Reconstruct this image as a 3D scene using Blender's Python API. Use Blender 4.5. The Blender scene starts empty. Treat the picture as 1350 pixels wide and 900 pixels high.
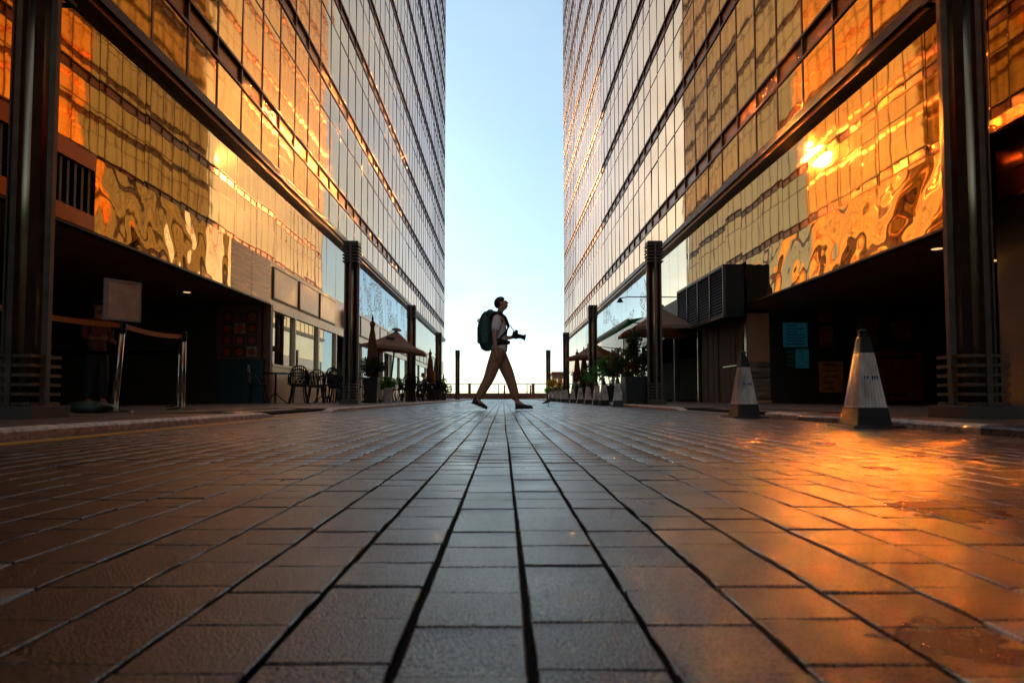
import bpy, bmesh, math, random
import numpy as np
from mathutils import Vector, Matrix, noise
random.seed(7); np.random.seed(7)
S = bpy.context.scene
COL = S.collection
R = math.radians
# ------------------------------------------------------------------ camera
H = 0.20
cd = bpy.data.cameras.new("camera"); cam = bpy.data.objects.new("camera", cd); COL.objects.link(cam)
PITCH = R(2.6)
cd.sensor_width = 36; cd.lens = 850 / 1350 * 36
cam.location = (0, 0, H); cam.rotation_euler = (R(90) + PITCH, 0, 0)
cd.shift_x = 12 / 1350; cd.shift_y = (850 * math.tan(PITCH) * -1 + 73.5) / 1350
cd.clip_start = 0.02; cd.clip_end = 20000
cd.dof.use_dof = True; cd.dof.focus_distance = 9.0; cd.dof.aperture_fstop = 8.0
S.camera = cam
# ------------------------------------------------------------------ sky and sun
SUN_AZ, SUN_EL = R(-26.0), R(19.0)          # azimuth measured from the view axis (+Y), negative to the left
wd = bpy.data.worlds.new("World"); S.world = wd; wd.use_nodes = True
nt = wd.node_tree; bg = nt.nodes["Background"]
sky = nt.nodes.new("ShaderNodeTexSky"); sky.sky_type = 'NISHITA'; sky.sun_disc = False
sky.sun_elevation = SUN_EL; sky.sun_rotation = SUN_AZ
sky.air_density = 1.0; sky.dust_density = 0.5; sky.ozone_density = 1.0
tnt = nt.nodes.new("ShaderNodeMixRGB"); tnt.blend_type = 'MULTIPLY'; tnt.inputs[0].default_value = 1.0; tnt.inputs[2].default_value = (0.76, 0.98, 1.17, 1)
hzm = nt.nodes.new("ShaderNodeMixRGB"); hzm.inputs[0].default_value = 0.40
tcx = nt.nodes.new("ShaderNodeTexCoord"); mpx = nt.nodes.new("ShaderNodeMapping"); mpx.inputs["Scale"].default_value = (2.2, 2.2, 5.0); mpx.inputs["Rotation"].default_value = (0, R(20), 0)
czn = nt.nodes.new("ShaderNodeTexNoise"); czn.inputs["Scale"].default_value = 1.6; czn.inputs["Detail"].default_value = 7; czn.inputs["Roughness"].default_value = .58
czr = nt.nodes.new("ShaderNodeMapRange"); czr.inputs[1].default_value = .38; czr.inputs[2].default_value = .68; czr.inputs[3].default_value = .34; czr.inputs[4].default_value = .68
nt.links.new(tcx.outputs["Generated"], mpx.inputs[0]); nt.links.new(mpx.outputs[0], czn.inputs["Vector"]); nt.links.new(czn.outputs[0], czr.inputs[0]); nt.links.new(czr.outputs[0], hzm.inputs[0])
hzm.inputs[2].default_value = (3.4, 4.45, 4.7, 1)      # thin even veil of high cloud
nt.links.new(sky.outputs[0], tnt.inputs[1]); nt.links.new(tnt.outputs[0], hzm.inputs[1]); nt.links.new(hzm.outputs[0], bg.inputs[0]); bg.inputs[1].default_value = 0.12
sd = bpy.data.lights.new("sun", 'SUN'); sun = bpy.data.objects.new("sun", sd); COL.objects.link(sun)
sd.energy = 2.3; sd.angle = R(1.0); sd.color = (1.0, 0.60, 0.29)
_d = Vector((math.sin(SUN_AZ) * math.cos(SUN_EL), math.cos(SUN_AZ) * math.cos(SUN_EL), math.sin(SUN_EL)))
sun.rotation_euler = _d.to_track_quat('Z', 'Y').to_euler(); sun.location = _d * 100
S.view_settings.view_transform = 'Standard'; S.view_settings.look = 'None'
S.view_settings.exposure = 0.66; S.view_settings.gamma = 1.0
S.render.engine = 'CYCLES'
cy = S.cycles
cy.caustics_reflective = True; cy.caustics_refractive = True; cy.blur_glossy = 0.16
cy.max_bounces = 14; cy.glossy_bounces = 10; cy.diffuse_bounces = 4; cy.transparent_max_bounces = 12
cy.sample_clamp_indirect = 0.0; cy.use_denoising = True

# ------------------------------------------------------------------ materials
MATS = {}
def mat(name, col, rough=0.6, metal=0.0, spec=0.5, vary=0.0, scale=8.0, bump=0.0, bscale=40.0, emit=None, streak=None):
    m = bpy.data.materials.new(name); m.use_nodes = True; t = m.node_tree; n = t.nodes; L = t.links
    b = n["Principled BSDF"]
    b.inputs["Base Color"].default_value = (*col, 1); b.inputs["Roughness"].default_value = rough
    b.inputs["Metallic"].default_value = metal; b.inputs["Specular IOR Level"].default_value = spec
    geo = n.new("ShaderNodeNewGeometry"); src = geo.outputs["Position"]
    if streak:
        mp = n.new("ShaderNodeMapping"); mp.inputs["Scale"].default_value = streak
        L.new(src, mp.inputs[0]); src = mp.outputs[0]
    if vary:
        nz = n.new("ShaderNodeTexNoise"); nz.inputs["Scale"].default_value = scale; nz.inputs["Detail"].default_value = 6
        L.new(src, nz.inputs["Vector"])
        rp = n.new("ShaderNodeValToRGB"); e = rp.color_ramp.elements
        e[0].position = .3; e[1].position = .72
        e[0].color = (*[max(0, c * (1 - vary)) for c in col], 1); e[1].color = (*[min(1, c * (1 + vary)) for c in col], 1)
        L.new(nz.outputs[0], rp.inputs[0]); L.new(rp.outputs[0], b.inputs["Base Color"])
        mr = n.new("ShaderNodeMapRange"); mr.inputs[3].default_value = max(0.02, rough - .12); mr.inputs[4].default_value = min(1, rough + .12)
        L.new(nz.outputs[0], mr.inputs[0]); L.new(mr.outputs[0], b.inputs["Roughness"])
    if bump:
        nb = n.new("ShaderNodeTexNoise"); nb.inputs["Scale"].default_value = bscale; nb.inputs["Detail"].default_value = 4
        L.new(src, nb.inputs["Vector"])
        bp = n.new("ShaderNodeBump"); bp.inputs["Strength"].default_value = 1.0; bp.inputs["Distance"].default_value = bump
        L.new(nb.outputs[0], bp.inputs["Height"]); L.new(bp.outputs[0], b.inputs["Normal"])
    if emit:
        b.inputs["Emission Color"].default_value = (*emit[0], 1); b.inputs["Emission Strength"].default_value = emit[1]
    MATS[name] = m
    return m

def mirror(name, col, rough, waves, edge=(1, 1, 1)):
    """reflective coated glass or polished sheet; waves = [(scale, distance)] of its unevenness"""
    m = mat(name, col, rough, 1.0); t = m.node_tree; n = t.nodes; L = t.links; b = n["Principled BSDF"]
    geo = n.new("ShaderNodeNewGeometry"); prev = None
    for sc, di in waves:
        nz = n.new("ShaderNodeTexNoise"); nz.inputs["Scale"].default_value = sc; nz.inputs["Detail"].default_value = 1.0
        L.new(geo.outputs["Position"], nz.inputs["Vector"])
        bp = n.new("ShaderNodeBump"); bp.inputs["Strength"].default_value = 1; bp.inputs["Distance"].default_value = di
        L.new(nz.outputs[0], bp.inputs["Height"])
        if prev: L.new(prev.outputs[0], bp.inputs["Normal"])
        prev = bp
    b.inputs["Specular Tint"].default_value = (*edge, 1)
    if prev: L.new(prev.outputs[0], b.inputs["Normal"])
    # soft grime on the coating
    nz = n.new("ShaderNodeTexNoise"); nz.inputs["Scale"].default_value = 1.3; nz.inputs["Detail"].default_value = 5
    L.new(geo.outputs["Position"], nz.inputs["Vector"])
    mx = n.new("ShaderNodeMixRGB"); mx.inputs[1].default_value = (*[c * .93 for c in col], 1); mx.inputs[2].default_value = (*[min(1, c * 1.05) for c in col], 1)
    L.new(nz.outputs[0], mx.inputs[0]); L.new(mx.outputs[0], b.inputs["Base Color"])
    return m

M = {}
M['gold'] = mirror('gold_mirror_glass', (1.0, 0.575, 0.23), 0.03, [(0.7, 0.0028), (2.2, 0.0007)], (.95, .80, .78))
M['strip'] = mirror('neutral_mirror_glass', (0.84, 0.62, 0.40), 0.02, [(0.6, 0.0020), (2.0, 0.0004)], (.72, .70, .70))
M['dots'] = mirror('dotted_mirror_glass', (0.72, 0.66, 0.60), 0.03, [(0.6, 0.0015)], (.62, .68, .72))
M['wavy'] = mirror('polished_gold_sheet', (0.84, 0.58, 0.34), 0.03, [(1.6, 0.004)])
M['bronze'] = mat('bronze_frame', (0.17, 0.075, 0.035), 0.38, 0.75, vary=.25, scale=3)
M['spandrel'] = mat('spandrel_bronze', (0.26, 0.11, 0.045), 0.30, 0.85, vary=.25, scale=1.2)
M['core'] = mat('tower_core', (0.03, 0.022, 0.018), 0.6)
M['ledge'] = mat('ledge_bronze', (0.06, 0.032, 0.02), 0.42, 0.5, vary=.3, scale=4)
M['soffit'] = mat('soffit_paint', (0.30, 0.14, 0.075), 0.45, vary=.2, scale=1.5)
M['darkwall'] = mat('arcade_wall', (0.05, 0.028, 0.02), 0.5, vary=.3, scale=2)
M['champagne'] = mat('champagne_panel', (0.68, 0.52, 0.34), 0.32, 0.35, vary=.10, scale=1.5)
M['champdark'] = mat('panel_groove', (0.10, 0.06, 0.035), 0.5)
M['striped'] = mat('reflection_streak_board', (0.38, 0.20, 0.10), 0.25, 0.4, vary=.75, scale=3.0, streak=(1, .25, 9))  # brown board; streaky reflections are put into its colour as noise
M['pale'] = mat('pale_cladding', (0.74, 0.72, 0.68), 0.35, vary=.06, scale=2)
M['steel'] = mat('column_steel', (0.36, 0.27, 0.17), 0.28, 0.95, vary=.15, scale=6, streak=(6, 6, .3))
M['steeldark'] = mat('column_fin', (0.06, 0.052, 0.045), 0.40, 0.7, vary=.2, scale=6)
M['cage'] = mat('column_cage', (0.17, 0.13, 0.10), 0.42, 0.55, vary=.2, scale=9)
M['stone'] = mat('granite_plinth', (0.085, 0.07, 0.062), 0.5, vary=.25, scale=60)
M['kerb'] = mat('kerb_granite', (0.62, 0.56, 0.50), 0.6, vary=.45, scale=22, bump=.008, bscale=45)
M['kerbdark'] = mat('kerb_dark', (0.05, 0.048, 0.05), 0.45, vary=.6, scale=24, bump=.008, bscale=45)  # near-black tone for two stones of the right kerb
M['slab'] = mat('pavement_slab', (0.16, 0.115, 0.09), 0.42, vary=.3, scale=14, bump=.002, bscale=90)
M['joint'] = mat('joint_sand', (0.008, 0.006, 0.005), 0.9, spec=.1, vary=.5, scale=60)
M['asphalt'] = mat('asphalt', (0.05, 0.048, 0.046), 0.7, vary=.2, scale=30)
M['yellow'] = mat('worn_yellow_paint', (0.50, 0.28, 0.03), 0.5, vary=.35, scale=18)
M['rubber'] = mat('black_rubber', (0.014, 0.013, 0.014), 0.5, vary=.3, scale=30)
M['conewhite'] = mat('cone_white_plastic', (0.64, 0.59, 0.54), 0.45, vary=.45, scale=11, streak=(1, 1, .4))
M['coneprint'] = mat('cone_print_blue', (0.02, 0.04, 0.18), 0.5)
M['coneprint2'] = mat('cone_print_red', (0.30, 0.02, 0.03), 0.5)
M['black'] = mat('black_metal', (0.013, 0.012, 0.012), 0.5, spec=.25)
M['louver'] = mat('louver_dark', (0.06, 0.045, 0.04), 0.4, 0.4)
M['wood'] = mat('dark_planks', (0.12, 0.042, 0.016), 0.6, spec=.15, vary=.6, scale=6, streak=(6, 6, .5))
M['teal'] = mat('teal_board', (0.02, 0.05, 0.06), 0.45, vary=.2, scale=6)
M['menuwood'] = mat('menu_frame_wood', (0.16, 0.06, 0.035), 0.45, vary=.2)
M['card'] = mat('pale_card', (0.30, 0.27, 0.23), 0.6, vary=.3, scale=18)
M['food'] = mat('food_print', (0.32, 0.06, 0.03), 0.5, vary=.8, scale=25)
M['chrome'] = mat('stanchion_steel', (0.50, 0.47, 0.43), 0.22, 1.0)
M['belt'] = mat('belt_tape', (0.55, 0.24, 0.07), 0.6, vary=.1)
M['signpaper'] = mat('sign_paper', (0.80, 0.56, 0.40), 0.5, vary=.15, scale=10)
M['signframe'] = mat('sign_frame_alloy', (.62, .60, .57), .35, .3)
M['bag'] = mat('green_bag', (0.03, 0.06, 0.035), 0.4, vary=.3, scale=12, bump=.01, bscale=14)
M['canvas'] = mat('taupe_canvas', (0.52, 0.34, 0.24), 0.75, vary=.12, scale=6, bump=.003, bscale=10)
M['canvasfold'] = mat('brown_canvas', (0.20, 0.09, 0.05), 0.75, vary=.25, scale=8)
M['greenawn'] = mat('green_awning', (0.012, 0.34, 0.15), 0.6, vary=.15)
M['dkawn'] = mat('dark_awning_frame', (0.02, 0.045, 0.05), 0.5)
M['planter'] = mat('black_planter', (0.02, 0.019, 0.018), 0.5, vary=.3, scale=10)
M['planterpale'] = mat('pale_planter', (0.50, 0.48, 0.44), 0.5, vary=.2, scale=10)
M['leafd'] = mat('leaf_dark', (0.035, 0.055, 0.018), 0.5, vary=.6, scale=9)
M['leaf'] = mat('leaf_green', (0.07, 0.20, 0.03), 0.5, vary=.5, scale=9)
M['leafy'] = mat('leaf_yellow', (0.30, 0.24, 0.03), 0.5, vary=.4, scale=9)
M['leafr'] = mat('leaf_russet', (0.13, 0.05, 0.025), 0.5, vary=.4, scale=9)
M['stem'] = mat('plant_stem', (0.07, 0.05, 0.03), 0.8)
M['lattice'] = mat('white_lattice', (0.62, 0.60, 0.57), 0.5)
M['rail'] = mat('rail_bronze', (0.22, 0.15, 0.11), 0.4, 0.4)
M['red'] = mat('red_post_paint', (0.50, 0.03, 0.02), 0.45, vary=.15)
M['seawall'] = mat('seawall_stone', (0.26, 0.14, 0.09), 0.6, vary=.25, scale=3)
M['sea'] = mat('sea_water', (0.02, 0.05, 0.06), 0.12, bump=.05, bscale=.6)
M['lamp'] = mat('downlight_glow', (1, .8, .5), 0.4, emit=((1, .62, .28), .7))
M['lamprim'] = mat('downlight_rim', (0.25, 0.2, 0.16), 0.4, .5)
M['lantern_y'] = mat('amber_globe', (0.8, .45, .1), 0.4, emit=((1, .5, .12), .45))
M['lantern_t'] = mat('teal_globe', (0.3, .6, .55), 0.4, emit=((.35, .7, .62), .35))
M['cable'] = mat('lamp_cable', (0.02, .02, .02), .5)
M['redwall'] = mat('red_panel', (0.55, 0.15, 0.045), 0.36, .85, vary=.15, scale=2)
M['doorred'] = mat('door_red', (0.22, 0.045, 0.02), 0.4, vary=.15)
M['blueposter'] = mat('blue_poster', (0.03, 0.22, 0.30), 0.5, vary=.25, scale=14, emit=((.04, .42, .55), .02))  # slight emission added to brighten these posters in the dark arcade
M['tanposter'] = mat('tan_poster', (0.65, 0.27, 0.10), 0.5, vary=.35, scale=9)
M['redposter'] = mat('red_poster', (0.42, 0.06, 0.03), 0.5, vary=.35, scale=9)
M['tanboard'] = mat('tan_hoarding', (0.85, 0.42, 0.22), 0.5, vary=.08, scale=4)
M['stripeboard'] = mat('striped_hoarding', (0.36, 0.23, 0.17), 0.5, vary=.8, scale=2.5, streak=(.6, .6, 7))
M['ink'] = mat('dark_print', (0.02, 0.02, 0.025), 0.5)
M['skin'] = mat('skin', (0.62, 0.34, 0.22), 0.5, vary=.1)
M['skin2'] = mat('skin_b', (0.30, 0.12, 0.07), 0.5, vary=.1)
M['hair'] = mat('dark_hair', (0.028, 0.02, 0.016), 0.55, vary=.3, scale=60)
M['shirt'] = mat('pale_shirt', (0.88, 0.90, 0.96), 0.75, vary=.08, scale=20, bump=.006, bscale=14)
M['chino'] = mat('tan_trousers', (0.46, 0.24, 0.13), 0.8, vary=.1, scale=20, bump=.006, bscale=12)
M['shoe'] = mat('dark_shoe', (0.02, 0.02, 0.022), 0.5)
M['sole'] = mat('shoe_sole', (0.12, 0.11, 0.10), 0.6)
M['pack'] = mat('backpack_nylon', (0.03, 0.09, 0.095), 0.55, vary=.25, scale=20, bump=.004, bscale=20)
M['strap'] = mat('black_strap', (0.012, 0.012, 0.014), 0.6)
M['bluecloth'] = mat('blue_jacket', (0.10, 0.17, 0.30), 0.7, vary=.15)
M['purplecloth'] = mat('mauve_top', (0.26, 0.20, 0.28), 0.7, vary=.15)
M['redcloth'] = mat('dark_red_shirt', (0.14, 0.03, 0.02), 0.7, vary=.15)
M['darkcloth'] = mat('dark_trousers', (0.02, 0.02, 0.025), 0.8)
M['pigeon'] = mat('pigeon_feather', (0.06, 0.06, 0.07), 0.6, vary=.4, scale=40)
M['kiosk'] = mat('kiosk_cream', (0.50, 0.40, 0.30), 0.6, vary=.1)
M['kioskroof'] = mat('kiosk_roof', (0.22, 0.08, 0.04), 0.6, vary=.2)
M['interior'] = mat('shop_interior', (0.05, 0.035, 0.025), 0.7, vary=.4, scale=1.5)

def shopglass():
    m = mat('shop_window_glass', (.02, .02, .02), 0.02); t = m.node_tree; n = t.nodes; L = t.links
    out = n["Material Output"]; tr = n.new("ShaderNodeBsdfTransparent"); tr.inputs[0].default_value = (.75, .8, .8, 1)
    gl = n.new("ShaderNodeBsdfGlossy"); gl.inputs["Roughness"].default_value = .015; gl.inputs["Color"].default_value = (.95, .97, .98, 1)
    lw = n.new("ShaderNodeLayerWeight"); lw.inputs[0].default_value = .55
    mr = n.new("ShaderNodeMapRange"); mr.inputs[3].default_value = .18; mr.inputs[4].default_value = 1.0
    L.new(lw.outputs["Fresnel"], mr.inputs[0])
    mx = n.new("ShaderNodeMixShader"); L.new(mr.outputs[0], mx.inputs[0]); L.new(tr.outputs[0], mx.inputs[1]); L.new(gl.outputs[0], mx.inputs[2])
    L.new(mx.outputs[0], out.inputs[0]); return m
M['shopglass'] = shopglass()

def dots_finish():
    m = M['dots']; t = m.node_tree; n = t.nodes; L = t.links; b = n["Principled BSDF"]
    geo = n.new("ShaderNodeNewGeometry")
    vo = n.new("ShaderNodeTexVoronoi"); vo.inputs["Scale"].default_value = 9; L.new(geo.outputs["Position"], vo.inputs["Vector"])
    nz = n.new("ShaderNodeTexNoise"); nz.inputs["Scale"].default_value = .55; nz.inputs["Detail"].default_value = 5; L.new(geo.outputs["Position"], nz.inputs["Vector"])
    a = n.new("ShaderNodeMath"); a.operation = 'LESS_THAN'; a.inputs[1].default_value = .42; L.new(vo.outputs["Distance"], a.inputs[0])
    c = n.new("ShaderNodeMath"); c.operation = 'GREATER_THAN'; c.inputs[1].default_value = .5; L.new(nz.outputs[0], c.inputs[0])
    d = n.new("ShaderNodeMath"); d.operation = 'MULTIPLY'; L.new(a.outputs[0], d.inputs[0]); L.new(c.outputs[0], d.inputs[1])
    df = n.new("ShaderNodeBsdfDiffuse"); df.inputs[0].default_value = (.7, .66, .6, 1)
    mx = n.new("ShaderNodeMixShader"); L.new(d.outputs[0], mx.inputs[0]); L.new(b.outputs[0], mx.inputs[1]); L.new(df.outputs[0], mx.inputs[2])
    L.new(mx.outputs[0], n["Material Output"].inputs[0])
dots_finish()

def translucent(m, col, fac):
    t = m.node_tree; n = t.nodes; L = t.links; b = n["Principled BSDF"]
    tr = n.new("ShaderNodeBsdfTranslucent"); tr.inputs[0].default_value = (*col, 1)
    mx = n.new("ShaderNodeMixShader"); mx.inputs[0].default_value = fac
    L.new(b.outputs[0], mx.inputs[1]); L.new(tr.outputs[0], mx.inputs[2]); L.new(mx.outputs[0], n["Material Output"].inputs[0])
translucent(M['leaf'], (.12, .45, .05), .5); translucent(M['leafd'], (.06, .14, .03), .4); translucent(M['leafy'], (.6, .45, .05), .5); translucent(M['leafr'], (.30, .10, .04), .4)
translucent(M['greenawn'], (.02, .55, .22), .5); translucent(M['canvas'], (.50, .29, .18), .35); translucent(M['canvasfold'], (.40, .17, .08), .25)

def paver():
    m = mat('brick_paver', (.1, .06, .05), .35); t = m.node_tree; n = t.nodes; L = t.links; b = n["Principled BSDF"]
    geo = n.new("ShaderNodeNewGeometry"); oi = n.new("ShaderNodeObjectInfo"); at = n.new("ShaderNodeAttribute"); at.attribute_name = "tint"
    ad = n.new("ShaderNodeMath"); ad.operation = 'ADD'; L.new(oi.outputs["Random"], ad.inputs[0]); L.new(at.outputs["Fac"], ad.inputs[1])
    fr = n.new("ShaderNodeMath"); fr.operation = 'FRACT'; L.new(ad.outputs[0], fr.inputs[0])
    rp = n.new("ShaderNodeValToRGB"); e = rp.color_ramp.elements
    e[0].color = (.012, .008, .007, 1); e[1].color = (.040, .021, .0155, 1)
    x = rp.color_ramp.elements.new(.5); x.color = (.019, .0112, .009, 1)
    L.new(fr.outputs[0], rp.inputs[0])
    n1 = n.new("ShaderNodeTexNoise"); n1.inputs["Scale"].default_value = 3.0; n1.inputs["Detail"].default_value = 6; L.new(geo.outputs["Position"], n1.inputs["Vector"])
    n2 = n.new("ShaderNodeTexNoise"); n2.inputs["Scale"].default_value = 430; n2.inputs["Detail"].default_value = 3; L.new(geo.outputs["Position"], n2.inputs["Vector"])
    mp = n.new("ShaderNodeMapping"); mp.inputs["Scale"].default_value = (40, 330, 200); L.new(geo.outputs["Position"], mp.inputs[0])
    n3 = n.new("ShaderNodeTexNoise"); n3.inputs["Scale"].default_value = 1; n3.inputs["Detail"].default_value = 2; L.new(mp.outputs[0], n3.inputs["Vector"])
    mx = n.new("ShaderNodeMixRGB"); mx.blend_type = 'MULTIPLY'; mx.inputs[0].default_value = 1; L.new(rp.outputs[0], mx.inputs[1])
    r2 = n.new("ShaderNodeMapRange"); r2.inputs[1].default_value = .3; r2.inputs[2].default_value = .7; r2.inputs[3].default_value = .15; r2.inputs[4].default_value = 2.0; L.new(n2.outputs[0], r2.inputs[0])
    n4 = n.new("ShaderNodeTexNoise"); n4.inputs["Scale"].default_value = 2.1; n4.inputs["Detail"].default_value = 7; n4.inputs["Roughness"].default_value = .62; L.new(geo.outputs["Position"], n4.inputs["Vector"])
    r4 = n.new("ShaderNodeMapRange"); r4.inputs[1].default_value = .36; r4.inputs[2].default_value = .66; r4.inputs[3].default_value = .45; r4.inputs[4].default_value = 1.5; L.new(n4.outputs[0], r4.inputs[0])
    m4 = n.new("ShaderNodeMixRGB"); m4.blend_type = 'MULTIPLY'; m4.inputs[0].default_value = 1; L.new(mx.outputs[0], m4.inputs[1]); L.new(r4.outputs[0], m4.inputs[2])
    vg = n.new("ShaderNodeTexVoronoi"); vg.inputs["Scale"].default_value = 3.4; L.new(geo.outputs["Position"], vg.inputs["Vector"])
    lt = n.new("ShaderNodeMath"); lt.operation = 'LESS_THAN'; lt.inputs[1].default_value = .032; L.new(vg.outputs["Distance"], lt.inputs[0])
    m5 = n.new("ShaderNodeMixRGB"); L.new(lt.outputs[0], m5.inputs[0]); L.new(m4.outputs[0], m5.inputs[1]); m5.inputs[2].default_value = (.055, .05, .046, 1)
    L.new(r2.outputs[0], mx.inputs[2]); L.new(m5.outputs[0], b.inputs["Base Color"])
    rr = n.new("ShaderNodeMapRange"); rr.inputs[1].default_value = .3; rr.inputs[2].default_value = .7; rr.inputs[3].default_value = .24; rr.inputs[4].default_value = .46; L.new(n1.outputs[0], rr.inputs[0])
    L.new(rr.outputs[0], b.inputs["Roughness"])
    b1 = n.new("ShaderNodeBump"); b1.inputs["Strength"].default_value = 1; b1.inputs["Distance"].default_value = .0015; L.new(n2.outputs[0], b1.inputs["Height"])
    b2 = n.new("ShaderNodeBump"); b2.inputs["Strength"].default_value = 1; b2.inputs["Distance"].default_value = .0006; L.new(n3.outputs[0], b2.inputs["Height"]); L.new(b1.outputs[0], b2.inputs["Normal"])
    L.new(b2.outputs[0], b.inputs["Normal"])
    b.inputs["Specular IOR Level"].default_value = 1.0
    sp = n.new("ShaderNodeMapRange"); sp.inputs[1].default_value = .36; sp.inputs[2].default_value = .64; sp.inputs[3].default_value = .12; sp.inputs[4].default_value = 1.9; L.new(n2.outputs[0], sp.inputs[0]); L.new(sp.outputs[0], b.inputs["Specular IOR Level"])
    cw = n.new("ShaderNodeMapRange"); cw.inputs[1].default_value = .44; cw.inputs[2].default_value = .66; cw.inputs[3].default_value = .14; cw.inputs[4].default_value = 1.0; L.new(n2.outputs[0], cw.inputs[0]); L.new(cw.outputs[0], b.inputs["Coat Weight"])
    b.inputs["Coat Weight"].default_value = .35; b.inputs["Coat Roughness"].default_value = .21; L.new(b2.outputs[0], b.inputs["Coat Normal"])
    return m
M['paver'] = paver()

# ------------------------------------------------------------------ mesh helpers
class MB:
    def __init__(s): s.v = []; s.f = []
    def box(s, x0, x1, y0, y1, z0, z1):
        i = len(s.v)
        s.v += [(x0, y0, z0), (x1, y0, z0), (x1, y1, z0), (x0, y1, z0), (x0, y0, z1), (x1, y0, z1), (x1, y1, z1), (x0, y1, z1)]
        s.f += [tuple(i + k for k in q) for q in ((0, 3, 2, 1), (4, 5, 6, 7), (0, 1, 5, 4), (1, 2, 6, 5), (2, 3, 7, 6), (3, 0, 4, 7))]
        return s
    def quad(s, a, b, c, d):
        i = len(s.v); s.v += [tuple(a), tuple(b), tuple(c), tuple(d)]; s.f.append((i, i + 1, i + 2, i + 3)); return s
    def hexa(s, p):
        i = len(s.v); s.v += [tuple(q) for q in p]
        s.f += [tuple(i + k for k in q) for q in ((0, 3, 2, 1), (4, 5, 6, 7), (0, 1, 5, 4), (1, 2, 6, 5), (2, 3, 7, 6), (3, 0, 4, 7))]; return s
    def tube(s, pts, r, n=8, caps=True):
        pts = [Vector(p) for p in pts]; rs = r if isinstance(r, (list, tuple)) else [r] * len(pts)
        i0 = len(s.v)
        for k, p in enumerate(pts):
            d = (pts[min(k + 1, len(pts) - 1)] - pts[max(k - 1, 0)]).normalized()
            a = Vector((0, 0, 1)) if abs(d.z) < .9 else Vector((1, 0, 0))
            u = d.cross(a).normalized(); w = d.cross(u).normalized()
            for j in range(n):
                t = 2 * math.pi * j / n
                s.v.append(tuple(p + (u * math.cos(t) + w * math.sin(t)) * rs[k]))
        for k in range(len(pts) - 1):
            for j in range(n):
                a = i0 + k * n + j; b = i0 + k * n + (j + 1) % n
                s.f.append((a, b, b + n, a + n))
        if caps:
            s.f.append(tuple(i0 + j for j in range(n - 1, -1, -1))); e = i0 + (len(pts) - 1) * n
            s.f.append(tuple(e + j for j in range(n)))
        return s
    def lathe(s, prof, n=16, c=(0, 0, 0)):
        i0 = len(s.v)
        for r, z in prof:
            for j in range(n):
                t = 2 * math.pi * j / n; s.v.append((c[0] + r * math.cos(t), c[1] + r * math.sin(t), c[2] + z))
        for k in range(len(prof) - 1):
            for j in range(n):
                a = i0 + k * n + j; b = i0 + k * n + (j + 1) % n; s.f.append((a, b, b + n, a + n))
        s.f.append(tuple(i0 + j for j in range(n - 1, -1, -1))); e = i0 + (len(prof) - 1) * n; s.f.append(tuple(e + j for j in range(n)))
        return s
    def mesh(s, name, m, smooth=False):
        me = bpy.data.meshes.new(name); me.from_pydata(s.v, [], s.f); me.materials.append(M[m] if isinstance(m, str) else m)
        if smooth: me.polygons.foreach_set("use_smooth", [True] * len(me.polygons))
        me.update(); return me
    def build(s, name, m, parent=None, smooth=False, loc=None, bevel=0, kind=None):
        o = bpy.data.objects.new(name, s.mesh(name, m, smooth)); COL.objects.link(o)
        if parent is not None: o.parent = parent
        if loc is not None: o.location = loc
        if bevel:
            b = o.modifiers.new("bevel", 'BEVEL'); b.width = bevel; b.segments = 2; b.limit_method = 'ANGLE'
        if kind: o['kind'] = kind
        return o
def inst(name, me, parent, loc, rot=None, scale=None):
    o = bpy.data.objects.new(name, me); COL.objects.link(o); o.parent = parent; o.location = loc
    if rot is not None: o.rotation_euler = rot
    if scale is not None: o.scale = scale
    return o
def tag(o, label, cat, group=None):
    o['label'] = label; o['category'] = cat
    if group: o['group'] = group
    return o
def thing(name, label, cat, loc=(0, 0, 0), rz=0, group=None):
    o = bpy.data.objects.new(name, None); COL.objects.link(o); o.location = loc; o.rotation_euler = (0, 0, rz)
    o.empty_display_size = .1
    return tag(o, label, cat, group)
def struct(o): o['kind'] = 'structure'; return o
def copy_tree(o, parent=None, loc=None, rz=None, label=None):
    c = o.copy(); COL.objects.link(c)
    if parent is not None: c.parent = parent
    if loc is not None: c.location = loc
    if rz is not None: c.rotation_euler = (0, 0, rz)
    if label: c['label'] = label
    for ch in [k for k in o.children]: copy_tree(ch, c)
    return c
def PX(x, D): return (x - 663) / 850 * D
def PZ(y, D): return H + (523.5 - y) / 850 * D

# ------------------------------------------------------------------ ground, road, sea
K = 0.05                                   # pavement height
XL, XR = -2.32, 2.58                       # kerb lines
struct(MB().quad((-3000, -60, -.30), (3000, -60, -.30), (3000, 78, -.30), (-3000, 78, -.30)).build('ground', 'asphalt'))
struct(MB().box(-3000, 3000, 79, 9000, -3.2, -3.0).build('sea', 'sea'))
road = struct(MB().box(XL, XR, -48, 74, -.29, -.0095).build('road', 'joint'))
struct(MB().box(-60, XL - .14, -48, 74, -.29, K - .012).build('pavement', 'joint'))
pav_r = struct(MB().box(XR + .14, 60, -48, 74, -.29, K - .012).build('pavement.001', 'joint'))
pav_l = bpy.data.objects['pavement']

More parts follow.
